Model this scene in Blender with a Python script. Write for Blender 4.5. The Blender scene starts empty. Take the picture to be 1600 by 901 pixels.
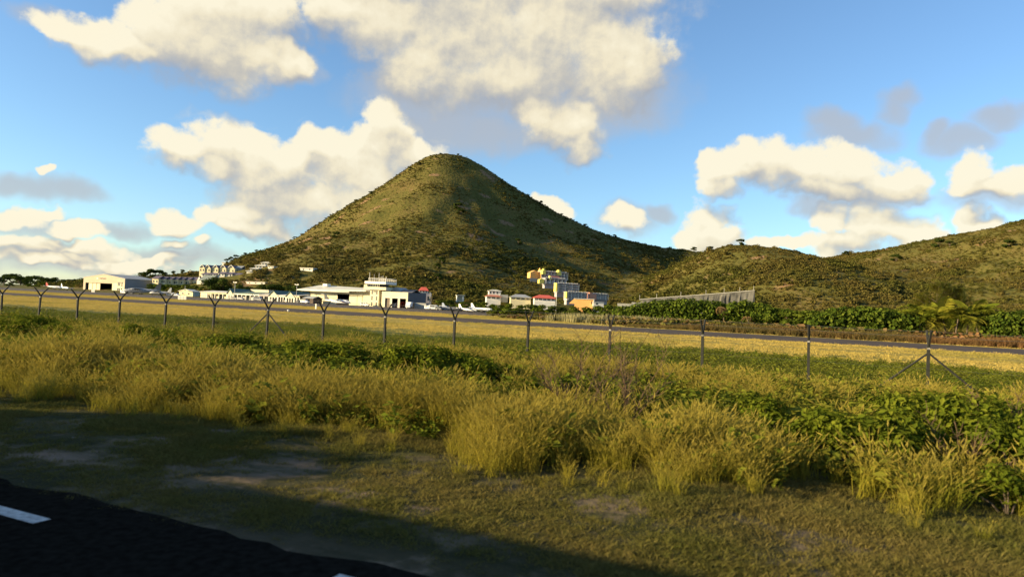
import bpy, math, random
import numpy as np
from mathutils import Vector, Matrix

SC = bpy.context.scene
COL = SC.collection
R = math.radians
rng = np.random.default_rng(7)
random.seed(7)

# ---------------------------------------------------------------- camera
F, ROLL, CAM_H = 1100.0, 0.047, 2.8
PITCH = math.atan(29.5 / F)
cam = bpy.data.cameras.new("camera")
cam.sensor_width = 36.0
cam.lens = 36.0 * F / 1600.0
cam.clip_start, cam.clip_end = 0.1, 30000.0
cam_o = bpy.data.objects.new("camera", cam)
COL.objects.link(cam_o)
CROT = Matrix.Rotation(math.pi / 2 + PITCH, 3, 'X') @ Matrix.Rotation(ROLL, 3, 'Z')
cam_o.matrix_world = Matrix.Translation((0, 0, CAM_H)) @ CROT.to_4x4()
SC.camera = cam_o
cam.dof.use_dof = True
cam.dof.focus_distance = 160.0
cam.dof.aperture_fstop = 1.0
SC.render.resolution_x, SC.render.resolution_y = 1024, 576

# ---------------------------------------------------------------- light
SUN_EL, SUN_AZ = R(13.5), math.atan2(-0.970, -0.242)     # azimuth clockwise from +Y
S_DIR = Vector((math.sin(SUN_AZ) * math.cos(SUN_EL), math.cos(SUN_AZ) * math.cos(SUN_EL), math.sin(SUN_EL)))
sun = bpy.data.lights.new("sun", 'SUN')
sun.energy, sun.angle, sun.color = 5.0, R(0.53), (1.0, 0.78, 0.43)
sun_o = bpy.data.objects.new("sun", sun)
COL.objects.link(sun_o)
sun_o.rotation_euler = S_DIR.to_track_quat('Z', 'Y').to_euler()
sun_o.location = S_DIR * 500

SC.view_settings.view_transform = 'Standard'
SC.view_settings.look = 'None'
SC.view_settings.exposure = 1.40
SC.view_settings.gamma = 1.0
SC.view_settings.use_curve_mapping = False
SC.cycles.max_bounces = 5
SC.cycles.diffuse_bounces = 3
SC.cycles.glossy_bounces = 2
SC.cycles.transmission_bounces = 3
SC.cycles.transparent_max_bounces = 6
SC.cycles.use_denoising = True


def ray(px, py):
    """direction of the view ray through a pixel of the 1600x901 photograph"""
    return (CROT @ Vector(((px - 800.0) / F, -(py - 450.5) / F, -1.0))).normalized()


def azel(px, py):
    d = ray(px, py)
    return math.atan2(d.x, d.y), math.asin(d.z)


# ---------------------------------------------------------------- sky
def build_world():
    w = bpy.data.worlds.new("World")
    SC.world = w
    w.use_nodes = True
    nt = w.node_tree
    nt.nodes.clear()

    def N(t, tree=nt, **k):
        n = tree.nodes.new(t)
        for a, b in k.items():
            setattr(n, a, b)
        return n

    def math_(tree, op, a, b=None, c=None, clamp=False):
        n = tree.nodes.new('ShaderNodeMath')
        n.operation = op
        n.use_clamp = clamp
        for i, v in enumerate((a, b, c)):
            if v is None:
                continue
            if isinstance(v, (int, float)):
                n.inputs[i].default_value = v
            else:
                tree.links.new(v, n.inputs[i])
        return n.outputs[0]

    def vm(tree, op, a, b=None, c=None, scale=None):
        n = tree.nodes.new('ShaderNodeVectorMath')
        n.operation = op
        for i, v in enumerate((a, b, c)):
            if v is None:
                continue
            if isinstance(v, (tuple, list)):
                n.inputs[i].default_value = v
            else:
                tree.links.new(v, n.inputs[i])
        if scale is not None:
            n.inputs['Scale'].default_value = scale
        return n.outputs['Value'] if op in ('DOT_PRODUCT', 'LENGTH') else n.outputs[0]

    def noise(tree, vec, scale, detail, rough=0.55):
        n = tree.nodes.new('ShaderNodeTexNoise')
        n.inputs['Scale'].default_value = scale
        n.inputs['Detail'].default_value = detail
        n.inputs['Roughness'].default_value = rough
        tree.links.new(vec, n.inputs['Vector'])
        return n

    def field_group(name, blobs, warp, fbm_amp, fbm_scale):
        g = bpy.data.node_groups.new(name, 'ShaderNodeTree')
        g.interface.new_socket('q', in_out='INPUT', socket_type='NodeSocketVector')
        g.interface.new_socket('f', in_out='OUTPUT', socket_type='NodeSocketFloat')
        g.interface.new_socket('smooth', in_out='OUTPUT', socket_type='NodeSocketFloat')
        gi, go = g.nodes.new('NodeGroupInput'), g.nodes.new('NodeGroupOutput')
        q = gi.outputs[0]
        n1 = noise(g, q, 9.0, 2.0)
        o1 = vm(g, 'MULTIPLY_ADD', n1.outputs['Color'], (warp,) * 3, (-warp / 2,) * 3)
        n2 = noise(g, q, 34.0, 2.0)
        o2 = vm(g, 'MULTIPLY_ADD', n2.outputs['Color'], (warp * .38,) * 3, (-warp * .19,) * 3)
        qq = vm(g, 'ADD', vm(g, 'ADD', q, o1), o2)
        qq = vm(g, 'MULTIPLY', qq, (1, 1, 0))
        acc = None
        for (px, py, rx, ry) in blobs:
            a, e = azel(px, py)
            k = 0.86 if px > 1050 or (px < 360 and py > 240) else 0.97
            ix, iy = F / (rx * k + 2), F / (ry * k + 2)
            d = vm(g, 'MULTIPLY_ADD', qq, (ix, iy, 0), (-a * ix, -e * iy, 0))
            s = vm(g, 'DOT_PRODUCT', d, d)
            acc = s if acc is None else math_(g, 'SMOOTH_MIN', acc, s, 0.25)
        f = math_(g, 'SUBTRACT', 1.0, acc)
        f = math_(g, 'MAXIMUM', f, -1.5)
        g.links.new(f, go.inputs[1])
        n3 = noise(g, q, fbm_scale, 8.0, 0.64)
        f = math_(g, 'ADD', f, math_(g, 'MULTIPLY_ADD', n3.outputs[0], fbm_amp, -fbm_amp * .5))
        g.links.new(f, go.inputs[0])
        return g

    cumulus = [  # centre and radii in photograph pixels, used only as sky directions
        (330, 60, 105, 62), (395, 25, 70, 60), (280, 45, 75, 50), (345, 15, 90, 60), (200, 62, 85, 26), (130, 40, 60, 20),
        (400, 85, 70, 30), (450, 92, 40, 18),
        (730, 40, 170, 95), (860, 50, 150, 95), (620, 25, 120, 55), (540, 10, 80, 32), (950, 80, 90, 85), (800, 100, 170, 70),
        (660, 90, 80, 60), (1000, 95, 50, 50), (720, -40, 260, 60), (900, -30, 160, 60),
        (885, 190, 58, 48), (905, 225, 36, 26), (840, 180, 40, 40),
        (285, 232, 52, 26), (345, 222, 60, 34), (400, 222, 45, 32), (345, 255, 60, 24), (430, 262, 95, 46), (500, 222, 38, 34),
        (540, 232, 50, 40), (598, 192, 38, 36), (610, 222, 50, 40), (560, 275, 90, 50), (430, 310, 80, 38), (490, 315, 100, 38),
        (390, 322, 40, 26), (640, 250, 60, 44), (560, 320, 70, 30),
        (285, 345, 42, 20), (325, 332, 28, 14), (110, 354, 38, 10), (152, 357, 26, 10), (62, 330, 36, 9), (62, 259, 10, 7),
        (160, 384, 45, 12), (50, 378, 60, 12), (80, 402, 90, 11), (215, 404, 70, 9), (20, 340, 40, 14), (130, 396, 30, 8), (322, 384, 20, 12), (275, 383, 15, 8),
        (1125, 266, 36, 36), (1160, 256, 50, 34), (1215, 262, 60, 36), (1285, 268, 70, 44), (1340, 258, 70, 34), (1385, 280, 52, 30),
        (1300, 298, 80, 22), (1120, 296, 26, 20),
        (1100, 350, 34, 34), (1110, 378, 52, 26), (1075, 372, 30, 18),
        (1350, 355, 54, 38), (1300, 350, 20, 30), (1400, 372, 62, 30), (1320, 385, 70, 22), (1445, 368, 35, 24), (1230, 385, 60, 12),
        (1522, 262, 34, 32), (1590, 282, 28, 22), (1555, 290, 70, 18), (1515, 345, 22, 22), (1535, 362, 30, 16),
        (855, 322, 30, 18), (880, 336, 20, 12), (970, 345, 42, 22), (560, 345, 80, 16), (400, 345, 50, 16),
    ]
    grey = [
        (55, 288, 70, 18), (110, 292, 50, 18), (10, 285, 30, 16), (45, 350, 60, 20), (200, 358, 40, 10), (60, 400, 160, 26), (230, 400, 140, 18),
        (690, 190, 80, 55), (790, 160, 220, 50), (960, 140, 110, 60), (760, 215, 90, 30), (640, 150, 90, 50),
        (1405, 150, 34, 20), (1390, 165, 24, 20), (1330, 205, 62, 22), (1300, 190, 40, 16), (1500, 210, 52, 20), (1565, 172, 42, 16), (1460, 200, 16, 16),
        (975, 345, 48, 26), (1560, 305, 80, 24), (1340, 310, 90, 14), (1280, 330, 40, 12),
        (440, 100, 60, 16), (350, 100, 90, 12), (250, 80, 60, 16), (100, 30, 60, 14), (1560, 385, 60, 14), (1030, 330, 24, 14),
    ]
    gc = field_group('cumulus_field', cumulus, 0.074, 2.5, 22.0)
    gg = field_group('grey_field', grey, 0.060, 1.6, 11.0)

    tc = N('ShaderNodeTexCoord')
    dirv = vm(nt, 'NORMALIZE', tc.outputs['Generated'])
    sep = N('ShaderNodeSeparateXYZ')
    nt.links.new(dirv, sep.inputs[0])
    az = math_(nt, 'ARCTAN2', sep.outputs[0], sep.outputs[1])
    el = math_(nt, 'ARCSINE', sep.outputs[2])
    cb = N('ShaderNodeCombineXYZ')
    nt.links.new(az, cb.inputs[0])
    nt.links.new(el, cb.inputs[1])
    q = cb.outputs[0]

    def grp(g, vec):
        n = N('ShaderNodeGroup')
        n.node_tree = g
        nt.links.new(vec, n.inputs[0])
        return n.outputs

    def sstep(v, lo, hi, tree=nt):
        n = N('ShaderNodeMapRange')
        n.interpolation_type = 'SMOOTHSTEP'
        nt.links.new(v, n.inputs[0])
        n.inputs[1].default_value, n.inputs[2].default_value = lo, hi
        return n.outputs[0]

    # the sky goes on outside the frame with the same broken cloud
    gen = noise(nt, vm(nt, 'MULTIPLY', dirv, (2.2, 2.2, 4.5)), 1.6, 7.0, 0.58)
    gen_f = math_(nt, 'MULTIPLY_ADD', gen.outputs[0], 9.0, -5.5)
    fwd = math_(nt, 'MULTIPLY', sep.outputs[1], 1.0)
    out_w = math_(nt, 'SUBTRACT', 1.0, sstep(fwd, 0.62, 0.78))
    up_w = sstep(el, 0.46, 0.58)
    outside = math_(nt, 'MAXIMUM', out_w, up_w)
    gen_f = math_(nt, 'ADD', gen_f, math_(nt, 'MULTIPLY_ADD', outside, 6.0, -6.0))

    g0 = grp(gc, q)
    g1 = grp(gc, vm(nt, 'ADD', q, (-0.012, 0.034, 0)))
    g2 = grp(gc, vm(nt, 'ADD', q, (-0.005, 0.008, 0)))
    f0 = math_(nt, 'MAXIMUM', g0[0], gen_f)
    broad = math_(nt, 'SUBTRACT', g0[1], g1[1])
    fine = math_(nt, 'SUBTRACT', g0[0], g2[0])
    crisp = sstep(broad, -0.5, 0.5)
    d_soft, d_hard = sstep(f0, -0.85, 0.95), sstep(f0, -0.25, 0.45)
    dens = math_(nt, 'ADD', math_(nt, 'MULTIPLY', d_hard, crisp), math_(nt, 'MULTIPLY', d_soft, math_(nt, 'SUBTRACT', 1.0, crisp)))
    dens = math_(nt, 'MULTIPLY', dens, 0.96)
    lit = math_(nt, 'MULTIPLY_ADD', broad, 0.46, 0.58)
    mott = noise(nt, q, 12.0, 5.0)
    lit = math_(nt, 'ADD', lit, math_(nt, 'MULTIPLY_ADD', mott.outputs[0], 0.9, -0.45))
    lit = math_(nt, 'MULTIPLY_ADD', fine, 0.22, lit, clamp=True)
    ramp = N('ShaderNodeValToRGB')
    nt.links.new(lit, ramp.inputs[0])
    e = ramp.color_ramp.elements
    e[0].position, e[0].color = 0.12, (0.40, 0.41, 0.43, 1)
    e[1].position, e[1].color = 0.92, (1.0, 0.92, 0.70, 1)
    m = e.new(0.42); m.color = (0.60, 0.57, 0.50, 1)
    m = e.new(0.66); m.color = (0.88, 0.79, 0.58, 1)

    fg = grp(gg, q)[0]
    gdens = math_(nt, 'MULTIPLY', sstep(fg, -0.8, 1.1), 0.74)
    sky = N('ShaderNodeTexSky', sky_type='NISHITA')
    sky.sun_disc = False
    sky.sun_elevation, sky.sun_rotation = SUN_EL, SUN_AZ
    sky.air_density, sky.dust_density, sky.ozone_density = 1.0, 0.3, 3.0
    hs = N('ShaderNodeHueSaturation')
    hs.inputs['Saturation'].default_value = 0.98
    tint = N('ShaderNodeMix', data_type='RGBA', blend_type='MULTIPLY')
    tint.inputs[0].default_value = 1.0
    tint.inputs[7].default_value = (0.90, 1.0, 1.06, 1)
    nt.links.new(sky.outputs[0], tint.inputs[6])
    nt.links.new(tint.outputs[2], hs.inputs['Color'])
    b_sky = N('ShaderNodeBackground')
    nt.links.new(hs.outputs[0], b_sky.inputs[0])
    b_sky.inputs[1].default_value = 0.086
    b_grey = N('ShaderNodeBackground')
    b_grey.inputs[0].default_value = (0.47, 0.48, 0.50, 1)
    b_grey.inputs[1].default_value = 0.40
    b_cu = N('ShaderNodeBackground')
    nt.links.new(ramp.outputs[0], b_cu.inputs[0])
    b_cu.inputs[1].default_value = 0.385
    m1, m2 = N('ShaderNodeMixShader'), N('ShaderNodeMixShader')
    nt.links.new(gdens, m1.inputs[0]); nt.links.new(b_sky.outputs[0], m1.inputs[1]); nt.links.new(b_grey.outputs[0], m1.inputs[2])
    nt.links.new(dens, m2.inputs[0]); nt.links.new(m1.outputs[0], m2.inputs[1]); nt.links.new(b_cu.outputs[0], m2.inputs[2])
    out = N('ShaderNodeOutputWorld')
    nt.links.new(m2.outputs[0], out.inputs[0])
    w.cycles.sampling_method = 'MANUAL'
    w.cycles.sample_map_resolution = 512


build_world()


# ---------------------------------------------------------------- frame of the airfield
# everything here runs along the runway: U points along it (to the right), NV away from the road
_t = math.atan2(1100.0, 2400.0)
U = np.array([math.cos(_t), -math.sin(_t)])
NV = np.array([math.sin(_t), math.cos(_t)])
ROT = math.atan2(U[1], U[0])


def du(x, y):
    return x * NV[0] + y * NV[1], x * U[0] + y * U[1]


def xy(d, u):
    return NV[0] * d + U[0] * u, NV[1] * d + U[1] * u


def proj(p):
    v = CROT.transposed() @ (Vector(p) - Vector((0, 0, CAM_H)))
    return 800 + F * v.x / -v.z, 450.5 - F * v.y / -v.z


def site(px, d, z=0.0):
    """the point at distance d from the road line and height z that stands in column px"""
    lo, hi = -900.0, 900.0
    for _ in range(48):
        u = (lo + hi) / 2
        x, y = xy(d, u)
        if y < 1.0:
            lo = u if u < 0 else lo
            hi = u if u >= 0 else hi
            if u < 0:
                hi, lo = hi, u
            continue
        if proj((x, y, z))[0] < px:
            lo = u
        else:
            hi = u
    x, y = xy(d, (lo + hi) / 2)
    return Vector((x, y, z))


def at_y(px, py, y):
    d = ray(px, py)
    return Vector((0, 0, CAM_H)) + d * (y / d.y)


def sstep(a, b, x):
    t = np.clip((np.asarray(x, float) - a) / (b - a), 0, 1)
    return t * t * (3 - 2 * t)


_lat = np.random.default_rng(3).random((256, 256))


def vnoise(x, y):
    x, y = np.asarray(x, float), np.asarray(y, float)
    xi, yi = np.floor(x).astype(int), np.floor(y).astype(int)
    fx, fy = x - xi, y - yi
    fx, fy = fx * fx * (3 - 2 * fx), fy * fy * (3 - 2 * fy)
    g = lambda i, j: _lat[i % 256, j % 256]
    return (g(xi, yi) * (1 - fx) + g(xi + 1, yi) * fx) * (1 - fy) + (g(xi, yi + 1) * (1 - fx) + g(xi + 1, yi + 1) * fx) * fy


def fbm(x, y, o=4):
    s, a, t = 0, 1.0, 0
    for i in range(o):
        s = s + a * vnoise(x * 2 ** i + 17.3 * i, y * 2 ** i + 9.1 * i)
        t += a
        a *= .5
    return s / t


PK = at_y(697, 239, 900.0)
_pr = np.array([0, 12, 24, 40, 60, 115, 164, 213, 262, 303, 344, 376, 430, 520.])
_pl = np.array([0, 4.5, 8.5, 21, 39, 82, 121, 146, 169, 181, 190, 195, 199, 199.])
_qr = np.array([0, 14, 30, 49, 82, 115, 147, 188, 229, 278, 340, 430, 560.])
_qd = np.array([0, 2.5, 6.5, 18, 42, 63, 86, 107, 124, 146, 165, 184, 199.])
H0 = PK.z


def hill_h(x, y):
    x, y = np.asarray(x, float), np.asarray(y, float)
    dx, dy = x - PK.x, y - PK.y
    r = np.hypot(dx, dy) + 1e-6
    phi = np.arctan2(dx, -dy)
    cf = np.maximum(np.cos(phi), 0)
    wr = sstep(R(20), R(80), phi) * (1 - sstep(R(120), R(179), phi))
    spur = 0.20 * np.exp(-((phi - R(4)) / R(22)) ** 2) * sstep(25, 140, r)
    rs = r / (1 + 0.20 * cf ** 1.5 + spur)
    hl = H0 - np.interp(rs, _pr, _pl) * H0 / 199
    hr = H0 - np.interp(rs, _qr, _qd) * H0 / 199
    d = x * NV[0] + y * NV[1]
    cone = np.maximum(hl * (1 - wr) + hr * wr, 0) * sstep(300, 410, d)
    # saddle ridge behind, from the cone to the right
    ax, ay, bx, by = 80., 940., 640., 880.
    t = np.clip(((x - ax) * (bx - ax) + (y - ay) * (by - ay)) / ((bx - ax) ** 2 + (by - ay) ** 2), 0, 1)
    dd = np.hypot(x - ax - t * (bx - ax), y - ay - t * (by - ay))
    ridge = (85 - 30 * t ** 1.4) * np.exp(-(dd / 150) ** 2)
    # knoll
    kx, ky = 196., 600.
    a = np.where(x < kx, 128., 165.)
    b = np.where(y < ky, 265., 230.)
    e2 = np.clip(((x - kx) / a) ** 2 + ((y - ky) / b) ** 2, 0, 1)
    knoll = 63 * (1 - e2) ** 1.7
    # hill at the right
    rr = np.hypot(x - 700, (y - 740))
    rh = np.interp(rr, [0, 130, 270, 330, 390, 450, 560, 680, 760], [150, 122, 84, 64, 50, 39, 20, 4, 0.])
    h = (cone ** 3 + ridge ** 3 + knoll ** 3 + rh ** 3) ** (1 / 3)
    k = np.clip(h / 25, 0, 1)
    gul = -5.5 * np.abs(fbm(phi * 3.2 + 5, r / 260, 3) - .5) * 4 * sstep(50, 190, r) * (cone > 2)
    n = gul + (fbm(x / 60, y / 60, 4) - .5) * (9 + 9 * sstep(150, 330, x)) + (fbm(x / 14 + 40, y / 14, 3) - .5) * 2.4
    near_pk = np.clip(r / 90, 0.1, 1)
    return h + n * k * near_pk


def ground_z(x, y):
    return float(max(hill_h(x, y), 0))


def on_hill(px, py, y0=330.0, y1=1200.0):
    """where the ray through a pixel first meets the hills"""
    d = ray(px, py)
    ys = np.arange(y0, y1, 1.0)
    t = ys / d.y
    z = CAM_H + d.z * t
    h = hill_h(d.x * t, ys)
    i = np.argmax(h >= z)
    if h[i] < z[i]:              # just over the skyline: stand it on the crest below
        i = int(np.argmin(z - h))
        return Vector((d.x * t[i], ys[i], h[i]))
    return Vector((d.x * t[i], ys[i], z[i]))


# ---------------------------------------------------------------- materials
def M(name, col, rough=.85, var=.12, scale=.6, col2=None, metallic=0.0, spec=.3, detail=4.0, coords='Object'):
    m = bpy.data.materials.new(name)
    m.use_nodes = True
    nt = m.node_tree
    b = nt.nodes['Principled BSDF']
    b.inputs['Roughness'].default_value = rough
    b.inputs['Metallic'].default_value = metallic
    b.inputs['Specular IOR Level'].default_value = spec
    tc = nt.nodes.new('ShaderNodeTexCoord')
    nz = nt.nodes.new('ShaderNodeTexNoise')
    nz.inputs['Scale'].default_value = scale
    nz.inputs['Detail'].default_value = detail
    nt.links.new(tc.outputs[coords], nz.inputs['Vector'])
    rp = nt.nodes.new('ShaderNodeValToRGB')
    c2 = col2 or tuple(c * (1 - var) for c in col)
    c1 = col if col2 else tuple(min(1, c * (1 + var)) for c in col)
    rp.color_ramp.elements[0].position, rp.color_ramp.elements[1].position = .32, .68
    rp.color_ramp.elements[0].color = (*c2, 1)
    rp.color_ramp.elements[1].color = (*c1, 1)
    nt.links.new(nz.outputs[0], rp.inputs[0])
    nt.links.new(rp.outputs[0], b.inputs['Base Color'])
    return m


def leaf_mat(name, cols, where_cols=None, where_scale=.02, trans=.25, tip=None, tip_h=1.0, island=.5):
    """plant material: colour differs from plant to plant, from leaf to leaf and from place to place"""
    m = bpy.data.materials.new(name)
    m.use_nodes = True
    nt = m.node_tree
    nt.nodes.clear()
    L = nt.links.new
    oi, ge = nt.nodes.new('ShaderNodeObjectInfo'), nt.nodes.new('ShaderNodeNewGeometry')

    def ramp(cs):
        r = nt.nodes.new('ShaderNodeValToRGB')
        els = r.color_ramp.elements
        while len(els) < len(cs):
            els.new(.5)
        for i, c in enumerate(cs):
            els[i].position = (i + .5) / len(cs)
            els[i].color = (*c, 1)
        return r
    mx = nt.nodes.new('ShaderNodeMix')
    mx.data_type = 'FLOAT'
    mx.inputs[0].default_value = island
    L(oi.outputs['Random'], mx.inputs[2])
    L(ge.outputs['Random Per Island'], mx.inputs[3])
    r1 = ramp(cols)
    L(mx.outputs[0], r1.inputs[0])
    out_col = r1.outputs[0]
    if where_cols:
        nz = nt.nodes.new('ShaderNodeTexNoise')
        nz.inputs['Scale'].default_value = where_scale
        nz.inputs['Detail'].default_value = 4
        L(oi.outputs['Location'], nz.inputs['Vector'])
        mr = nt.nodes.new('ShaderNodeMapRange')
        L(nz.outputs[0], mr.inputs[0])
        mr.inputs[1].default_value, mr.inputs[2].default_value = .3, .7
        r2 = ramp(where_cols)
        L(mr.outputs[0], r2.inputs[0])
        mc = nt.nodes.new('ShaderNodeMix')
        mc.data_type = 'RGBA'
        mc.inputs[0].default_value = .55
        L(out_col, mc.inputs[6]); L(r2.outputs[0], mc.inputs[7])
        out_col = mc.outputs[2]
    if tip:
        tc = nt.nodes.new('ShaderNodeTexCoord')
        sx = nt.nodes.new('ShaderNodeSeparateXYZ')
        L(tc.outputs['Object'], sx.inputs[0])
        mr = nt.nodes.new('ShaderNodeMapRange')
        L(sx.outputs[2], mr.inputs[0])
        mr.inputs[1].default_value, mr.inputs[2].default_value = tip_h * .35, tip_h
        mc = nt.nodes.new('ShaderNodeMix')
        mc.data_type = 'RGBA'
        L(mr.outputs[0], mc.inputs[0])
        L(out_col, mc.inputs[6])
        mc.inputs[7].default_value = (*tip, 1)
        out_col = mc.outputs[2]
    df, tr = nt.nodes.new('ShaderNodeBsdfDiffuse'), nt.nodes.new('ShaderNodeBsdfTranslucent')
    ms, o = nt.nodes.new('ShaderNodeMixShader'), nt.nodes.new('ShaderNodeOutputMaterial')
    L(out_col, df.inputs[0]); L(out_col, tr.inputs[0])
    ms.inputs[0].default_value = trans
    L(df.outputs[0], ms.inputs[1]); L(tr.outputs[0], ms.inputs[2]); L(ms.outputs[0], o.inputs[0])
    return m


# ---------------------------------------------------------------- mesh helpers
class MB:
    def __init__(s):
        s.v, s.f = [], []

    def add(s, vs, fs):
        o = len(s.v)
        s.v += [tuple(p) for p in vs]
        s.f += [tuple(i + o for i in f) for f in fs]
        return s

    def box(s, x0, x1, y0, y1, z0, z1):
        return s.add([(x0, y0, z0), (x1, y0, z0), (x1, y1, z0), (x0, y1, z0), (x0, y0, z1), (x1, y0, z1), (x1, y1, z1), (x0, y1, z1)],
                     [(0, 3, 2, 1), (4, 5, 6, 7), (0, 1, 5, 4), (1, 2, 6, 5), (2, 3, 7, 6), (3, 0, 4, 7)])

    def prism(s, prof, y0, y1):
        """profile in xz pushed from y0 to y1"""
        n = len(prof)
        vs = [(x, y0, z) for x, z in prof] + [(x, y1, z) for x, z in prof]
        fs = [tuple(range(n)), tuple(range(2 * n - 1, n - 1, -1))] + [(i, i + n, (i + 1) % n + n, (i + 1) % n) for i in range(n)]
        return s.add(vs, fs)

    def prismx(s, prof, x0, x1):
        """profile in yz pushed from x0 to x1"""
        n = len(prof)
        vs = [(x0, y, z) for y, z in prof] + [(x1, y, z) for y, z in prof]
        fs = [tuple(range(n - 1, -1, -1)), tuple(range(n, 2 * n))] + [(i, (i + 1) % n, (i + 1) % n + n, i + n) for i in range(n)]
        return s.add(vs, fs)

    def tube(s, pts, rads, n=8, caps=True):
        pts = [Vector(p) for p in pts]
        o = len(s.v)
        for i, p in enumerate(pts):
            d = (pts[min(i + 1, len(pts) - 1)] - pts[max(i - 1, 0)]).normalized()
            a = d.orthogonal().normalized() if abs(d.z) < .99 else Vector((1, 0, 0))
            a = (Vector((0, 0, 1)).cross(d)).normalized() if abs(d.z) < .99 else a
            b = d.cross(a)
            r = rads[i] if hasattr(rads, '__len__') else rads
            for k in range(n):
                t = 2 * math.pi * k / n
                s.v.append(tuple(p + (a * math.cos(t) + b * math.sin(t)) * r))
        for i in range(len(pts) - 1):
            for k in range(n):
                s.f.append((o + i * n + k, o + i * n + (k + 1) % n, o + (i + 1) * n + (k + 1) % n, o + (i + 1) * n + k))
        if caps:
            s.f.append(tuple(o + k for k in range(n - 1, -1, -1)))
            e = o + (len(pts) - 1) * n
            s.f.append(tuple(e + k for k in range(n)))
        return s

    def hip(s, x0, x1, y0, y1, z0, z1, rx, t=.15):
        """hipped roof; rx = how far the ridge ends stand in from the eaves"""
        ym = (y0 + y1) / 2
        return s.add([(x0, y0, z0), (x1, y0, z0), (x1, y1, z0), (x0, y1, z0), (x0 + rx, ym, z1), (x1 - rx, ym, z1),
                      (x0, y0, z0 - t), (x1, y0, z0 - t), (x1, y1, z0 - t), (x0, y1, z0 - t)],
                     [(0, 1, 5, 4), (1, 2, 5), (2, 3, 4, 5), (3, 0, 4), (6, 7, 1, 0), (7, 8, 2, 1), (8, 9, 3, 2), (9, 6, 0, 3), (9, 8, 7, 6)])

    def gable_y(s, x0, x1, y0, y1, z0, z1, t=.15):
        """gabled roof with the ridge running in y (gable faces the viewer)"""
        xm = (x0 + x1) / 2
        return s.prism([(x0, z0), (xm, z1), (x1, z0), (x1, z0 - t), (xm, z1 - t * 1.6), (x0, z0 - t)], y0, y1)

    def gable_x(s, x0, x1, y0, y1, z0, z1, t=.15):
        ym = (y0 + y1) / 2
        return s.prismx([(y0, z0), (ym, z1), (y1, z0), (y1, z0 - t), (ym, z1 - t * 1.6), (y0, z0 - t)], x0, x1)

    def mesh(s, name, mat, smooth=False):
        m = bpy.data.meshes.new(name)
        m.from_pydata(s.v, [], s.f)
        if mat:
            m.materials.append(mat)
        if smooth:
            m.polygons.foreach_set('use_smooth', [True] * len(m.polygons))
        m.update()
        return m

    def build(s, name, mat, parent=None, smooth=False, loc=None):
        o = bpy.data.objects.new(name, s.mesh(name, mat, smooth))
        COL.objects.link(o)
        if parent:
            o.parent = parent
        if loc:
            o.location = loc
        return o


def tag(o, label, cat, group=None, kind=None):
    o['label'] = label
    o['category'] = cat
    if group:
        o['group'] = group
    if kind:
        o['kind'] = kind
    return o


def thing(name, label, cat, loc=(0, 0, 0), rz=0.0, group=None):
    o = bpy.data.objects.new(name, None)
    o.empty_display_size = .5
    COL.objects.link(o)
    o.location, o.rotation_euler = loc, (0, 0, rz)
    return tag(o, label, cat, group)


def setting(o, kind='structure'):
    o['kind'] = kind
    return o


def clone(src, name, label, cat, loc, rz, sc=1.0, group=None):
    """a copy of a thing with copies of its parts and their sub-parts"""
    r = src.copy()
    COL.objects.link(r)
    r.name = name
    r.location, r.rotation_euler = loc, (0, 0, rz)
    r.scale = (sc, sc, sc) if not hasattr(sc, '__len__') else sc
    tag(r, label, cat, group)
    for ch in list(src.children):
        c = ch.copy()
        COL.objects.link(c)
        c.parent = r
        for g in list(ch.children):
            d = g.copy()
            COL.objects.link(d)
            d.parent = c
    return r


def scatter(name, pts, scl, rot, idx, protos):
    """one mass of many plants: points that carry copies of a few plants"""
    lib = bpy.data.collections.new(name + '_kinds')
    for p in protos:
        lib.objects.link(p)
    me = bpy.data.meshes.new(name)
    pts = np.asarray(pts, np.float32)
    n = len(pts)
    me.vertices.add(n)
    me.vertices.foreach_set('co', pts.ravel())
    for nm, ty, arr in (('scl', 'FLOAT_VECTOR', scl), ('rot', 'FLOAT_VECTOR', rot)):
        a = me.attributes.new(nm, ty, 'POINT')
        a.data.foreach_set('vector', np.asarray(arr, np.float32).ravel())
    a = me.attributes.new('idx', 'INT', 'POINT')
    a.data.foreach_set('value', np.asarray(idx, np.int32))
    o = bpy.data.objects.new(name, me)
    COL.objects.link(o)
    g = bpy.data.node_groups.new(name + '_scatter', 'GeometryNodeTree')
    g.interface.new_socket('Geometry', in_out='INPUT', socket_type='NodeSocketGeometry')
    g.interface.new_socket('Geometry', in_out='OUTPUT', socket_type='NodeSocketGeometry')
    gi, go = g.nodes.new('NodeGroupInput'), g.nodes.new('NodeGroupOutput')
    ci = g.nodes.new('GeometryNodeCollectionInfo')
    ci.inputs['Collection'].default_value = lib
    ci.inputs['Separate Children'].default_value = True
    ci.inputs['Reset Children'].default_value = True
    ip = g.nodes.new('GeometryNodeInstanceOnPoints')
    ip.inputs['Pick Instance'].default_value = True

    def attr(nm, ty):
        a = g.nodes.new('GeometryNodeInputNamedAttribute')
        a.data_type = ty
        a.inputs['Name'].default_value = nm
        return a.outputs[0]
    er = g.nodes.new('FunctionNodeEulerToRotation')
    g.links.new(attr('rot', 'FLOAT_VECTOR'), er.inputs[0])
    g.links.new(gi.outputs[0], ip.inputs['Points'])
    g.links.new(ci.outputs[0], ip.inputs['Instance'])
    g.links.new(attr('idx', 'INT'), ip.inputs['Instance Index'])
    g.links.new(er.outputs[0], ip.inputs['Rotation'])
    g.links.new(attr('scl', 'FLOAT_VECTOR'), ip.inputs['Scale'])
    g.links.new(ip.outputs[0], go.inputs[0])
    md = o.modifiers.new('scatter', 'NODES')
    md.node_group = g
    return setting(o, 'stuff')


def proto(mb, name, mat):
    return bpy.data.objects.new(name, mb.mesh(name, mat))


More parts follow.
